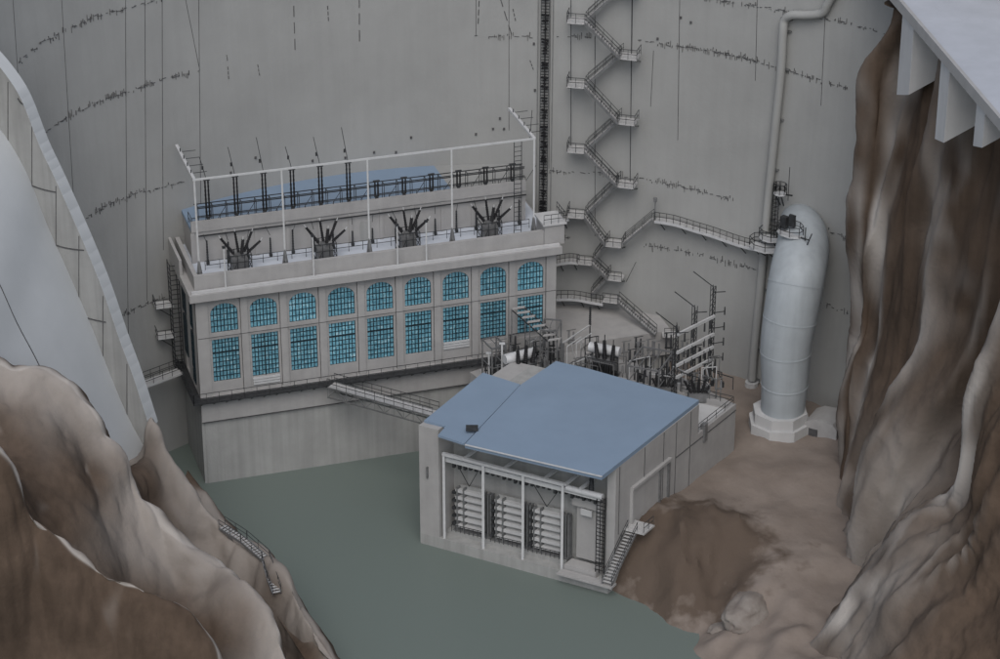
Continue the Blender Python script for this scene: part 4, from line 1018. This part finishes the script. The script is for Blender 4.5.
c8 = prof([(1250, 250), (1230, 400), (1210, 530), (1190, 630), (1160, 710), (1110, 790), (1050, 860), (980, 930), (900, 1000)], -95, -2.)
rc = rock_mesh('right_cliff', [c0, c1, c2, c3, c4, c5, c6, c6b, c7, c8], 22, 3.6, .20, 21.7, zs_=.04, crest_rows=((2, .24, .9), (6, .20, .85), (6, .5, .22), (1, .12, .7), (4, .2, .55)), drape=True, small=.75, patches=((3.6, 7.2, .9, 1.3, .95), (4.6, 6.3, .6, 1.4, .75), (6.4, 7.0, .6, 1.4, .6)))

# canyon floor: thin-plate fit through surveyed heights
import numpy as np
ctrl = [(612, 596, -.8), (626, 524, 5.2), (641, 517, 5.2), (735, 452, 5), (752, 385, 5), (832, 407, 5), (780, 430, 5), (840, 500, 4.6), (700, 500, 5), (765, 560, 4.6), (705, 548, 4.6), (655, 530, 5.),
        (640, 603, -.5), (690, 652, -.6), (660, 596, .8), (725, 612, 1.2), (745, 588, 3.4), (790, 600, 3.6), (820, 640, 3.4), (765, 655, 2.6), (720, 645, .5), (700, 625, .6), (700, 700, -1), (770, 740, 1.5), (850, 760, 2.5), (600, 620, -2.5),
        (640, 700, -3), (900, 450, 6), (950, 560, 5), (560, 450, 3), (560, 380, 5), (680, 750, -3), (860, 600, 3.4), (850, 530, 4.2), (500, 380, 5), (680, 575, 3.0)]
cp = [at_z(*c) for c in ctrl]; Xc = np.array([[p.x, p.y] for p in cp]); Zc = np.array([p.z for p in cp])
def phi_(r2): return np.where(r2 > 1e-9, r2*np.log(r2+1e-12)*.5, 0)
K_ = phi_(((Xc[:, None]-Xc[None])**2).sum(-1)); Pm = np.c_[np.ones(len(Xc)), Xc]
Am = np.block([[K_+np.eye(len(Xc))*2., Pm], [Pm.T, np.zeros((3, 3))]]); sol = np.linalg.solve(Am, np.r_[Zc, 0, 0, 0])
gxs = np.linspace(2, 62, 151); gys = np.linspace(-112, -12, 251)
GX, GY = np.meshgrid(gxs, gys); Q = np.c_[GX.ravel(), GY.ravel()]
Z = phi_(((Q[:, None]-Xc[None])**2).sum(-1))@sol[:-3]+np.c_[np.ones(len(Q)), Q]@sol[-3:]
Z = np.clip(Z, -4, 8)
bkc = at_z(690, 558, 3)
def bankf(x, y): return math.exp(-(((x-bkc.x)/7.5)**2+((y-bkc.y)/7)**2)**1.5)
V = []
for (x, y), z in zip(Q, Z):
    p = Vector((x, y, 0)); rough = min(1, max(.25, (4.9-z)/2.))
    V.append((x, y, float(z)+rough*(1.7*noise.noise(p*.2)+.8*noise.noise(p*.45+Vector((5, 0, 0))))+.05*noise.noise(p*1.7)+bankf(x, y)*2.9*(ridged(Vector((x*.17, y*.09, 4.)), 3)-.3)))
nx, ny = len(gxs), len(gys)
gnd = MB().add(V, [(j*nx+i, j*nx+i+1, (j+1)*nx+i+1, (j+1)*nx+i) for j in range(ny-1) for i in range(nx-1)]).build('ground', 'ground'); gnd['kind'] = 'structure'
m = MB(); m.add([(-140, -190, 0), (140, -190, 0), (140, 10, 0), (-140, 10, 0)], [(0, 1, 2, 3)]); wt = m.build('water', 'water'); wt['kind'] = 'structure'
m = MB(); m.add([(-900, -900, -6), (900, -900, -6), (900, 900, -6), (-900, 900, -6)], [(0, 1, 2, 3)]); bs = m.build('bedrock_plain', 'rock'); bs['kind'] = 'structure'
# pale outcrops at the shore
def boulder(label, px, py, z, sx_, sy_, sz_, seed):
    import bmesh
    bm_ = bmesh.new(); bmesh.ops.create_icosphere(bm_, subdivisions=4, radius=1); c = at_z(px, py, z)
    for v in bm_.verts:
        q = v.co.copy(); h = 1+.35*noise.noise(q*1.3+Vector((seed, 0, 0)))+.2*ridged(q*1.6+Vector((0, seed, 0)), 3); v.co = Vector((q.x*sx_*h, q.y*sy_*h, q.z*sz_*h))
    me = bpy.data.meshes.new('rock_outcrop'); bm_.to_mesh(me); bm_.free(); me.materials.append(M['outcrop'])
    for pg in me.polygons: pg.use_smooth = True
    o = bpy.data.objects.new('rock_outcrop', me); COL.objects.link(o); o.location = c; o.rotation_euler.z = seed
    return tag(o, label, 'rock', 'pale rocks on the shore')
boulder('largest pale rock outcrop at the foot of the brown bank', 750, 609, 2.4, 3.6, 1.7, 1.3, 1.1)
boulder('pale rock nearest the water below the brown bank', 724, 630, .5, 1.5, .9, .55, .4)
boulder('pale rock at the bottom edge, nearest the viewer on the shore', 738, 652, .7, 1.7, .9, .5, 2.5)

# ------------------------------------------------------------------ road deck with buttresses, top right
DKZ = 56.
e0, e1 = at_z(886, -14, DKZ), at_z(1010, 132, DKZ); dd = (e1-e0).normalized(); rr_ = Vector((-dd.y, dd.x, 0))
if rr_.x < 0: rr_ = -rr_
dk = thing('road_deck', 'pale concrete road deck on fin buttresses above the right cliff', 'deck', tuple(e0))
Ld = (e1-e0).length; gd = lambda x, y, z: e0+dd*x+rr_*y+Vector((0, 0, z))
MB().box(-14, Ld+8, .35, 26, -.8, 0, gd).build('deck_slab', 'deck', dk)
MB().box(-14, Ld+8, 0, .349, -.9, .12, gd).build('edge_beam', 'conc', dk)
m = MB()
def along(px, py):   # distance along the deck edge of a pixel on the edge plane
    p = at_plane(px, py, e0, rr_); return (p-e0).dot(dd), p.z-DKZ
fins = [((893, 95), (905, 95)), ((931, 139), (940, 143)), ((969, 146), (978, 148)), ((1006, 200), (1014, 205))]
for i, ((xa, ya), (xb, yb)) in enumerate(fins):
    s0, z0 = along(xa, ya); s1, z1 = along(xb, yb)
    if s1 < s0: s0, s1 = s1, s0
    zb_ = min(z0, z1); L_ = 6.
    a = [gd(s0, .36, z0), gd(s1, .36, z1), gd(s1, L_, z1+3.0), gd(s0, L_, z0+3.0)]; t = [gd(s0, .36, -.8), gd(s1, .36, -.8), gd(s1, L_, -.8), gd(s0, L_, -.8)]
    MB().hexa(a, t).build('buttress_fin', 'pale', dk)

# steel service stair on the left bank rocks
def bank(px, py, y): return at_y(px, py, y)
P = [bank(222, 527, -60.2), bank(244, 541, -62.), bank(266, 560, -64.5), bank(271, 578, -66.2), bank(277, 594, -68)]
bs_ = thing('bank_stair', 'steel stair with railings stepping down the rocks of the left bank', 'staircase', tuple(P[0]))
for a, b in zip(P, P[1:]): stair_flight(bs_, a, b, Vector((-(b-a).y, (b-a).x, 0)).normalized(), .8)

# ------------------------------------------------------------------ camera, light, world
cam = bpy.data.cameras.new('camera'); co = bpy.data.objects.new('camera', cam); COL.objects.link(co); S.camera = co
co.location = CAM; co.rotation_euler = (R(90)-TH, 0, 0); cam.sensor_width = 36; cam.lens = F/1000*36; cam.clip_start = 1; cam.clip_end = 5000
SUN_EL, SUN_AZ = 52, -178     # azimuth measured from +Y towards +X
w = bpy.data.worlds.new('World'); S.world = w; w.use_nodes = True; nt = w.node_tree; bg = nt.nodes['Background']
sky = nt.nodes.new('ShaderNodeTexSky'); sky.sky_type = 'NISHITA'; sky.sun_disc = False; sky.sun_elevation = R(SUN_EL); sky.sun_rotation = R(SUN_AZ); sky.air_density = 1.0; sky.dust_density = 2.5
hs_ = nt.nodes.new('ShaderNodeHueSaturation'); hs_.inputs['Saturation'].default_value = .6; nt.links.new(sky.outputs[0], hs_.inputs['Color'])
nt.links.new(hs_.outputs[0], bg.inputs[0]); bg.inputs[1].default_value = .15
sl = bpy.data.lights.new('sun', 'SUN'); sl.energy = 1.0; sl.angle = R(42); sl.color = (1, .96, .9); so = bpy.data.objects.new('sun', sl); COL.objects.link(so)
dv = Vector((math.sin(R(SUN_AZ))*math.cos(R(SUN_EL)), math.cos(R(SUN_AZ))*math.cos(R(SUN_EL)), math.sin(R(SUN_EL))))
so.rotation_euler = dv.to_track_quat('Z', 'Y').to_euler(); so.location = (0, 0, 150)
S.render.engine = 'CYCLES'
S.view_settings.view_transform = 'Standard'; S.view_settings.look = 'None'; S.view_settings.gamma = 1; S.view_settings.exposure = 0.02
S.render.resolution_x = 1024; S.render.resolution_y = 675
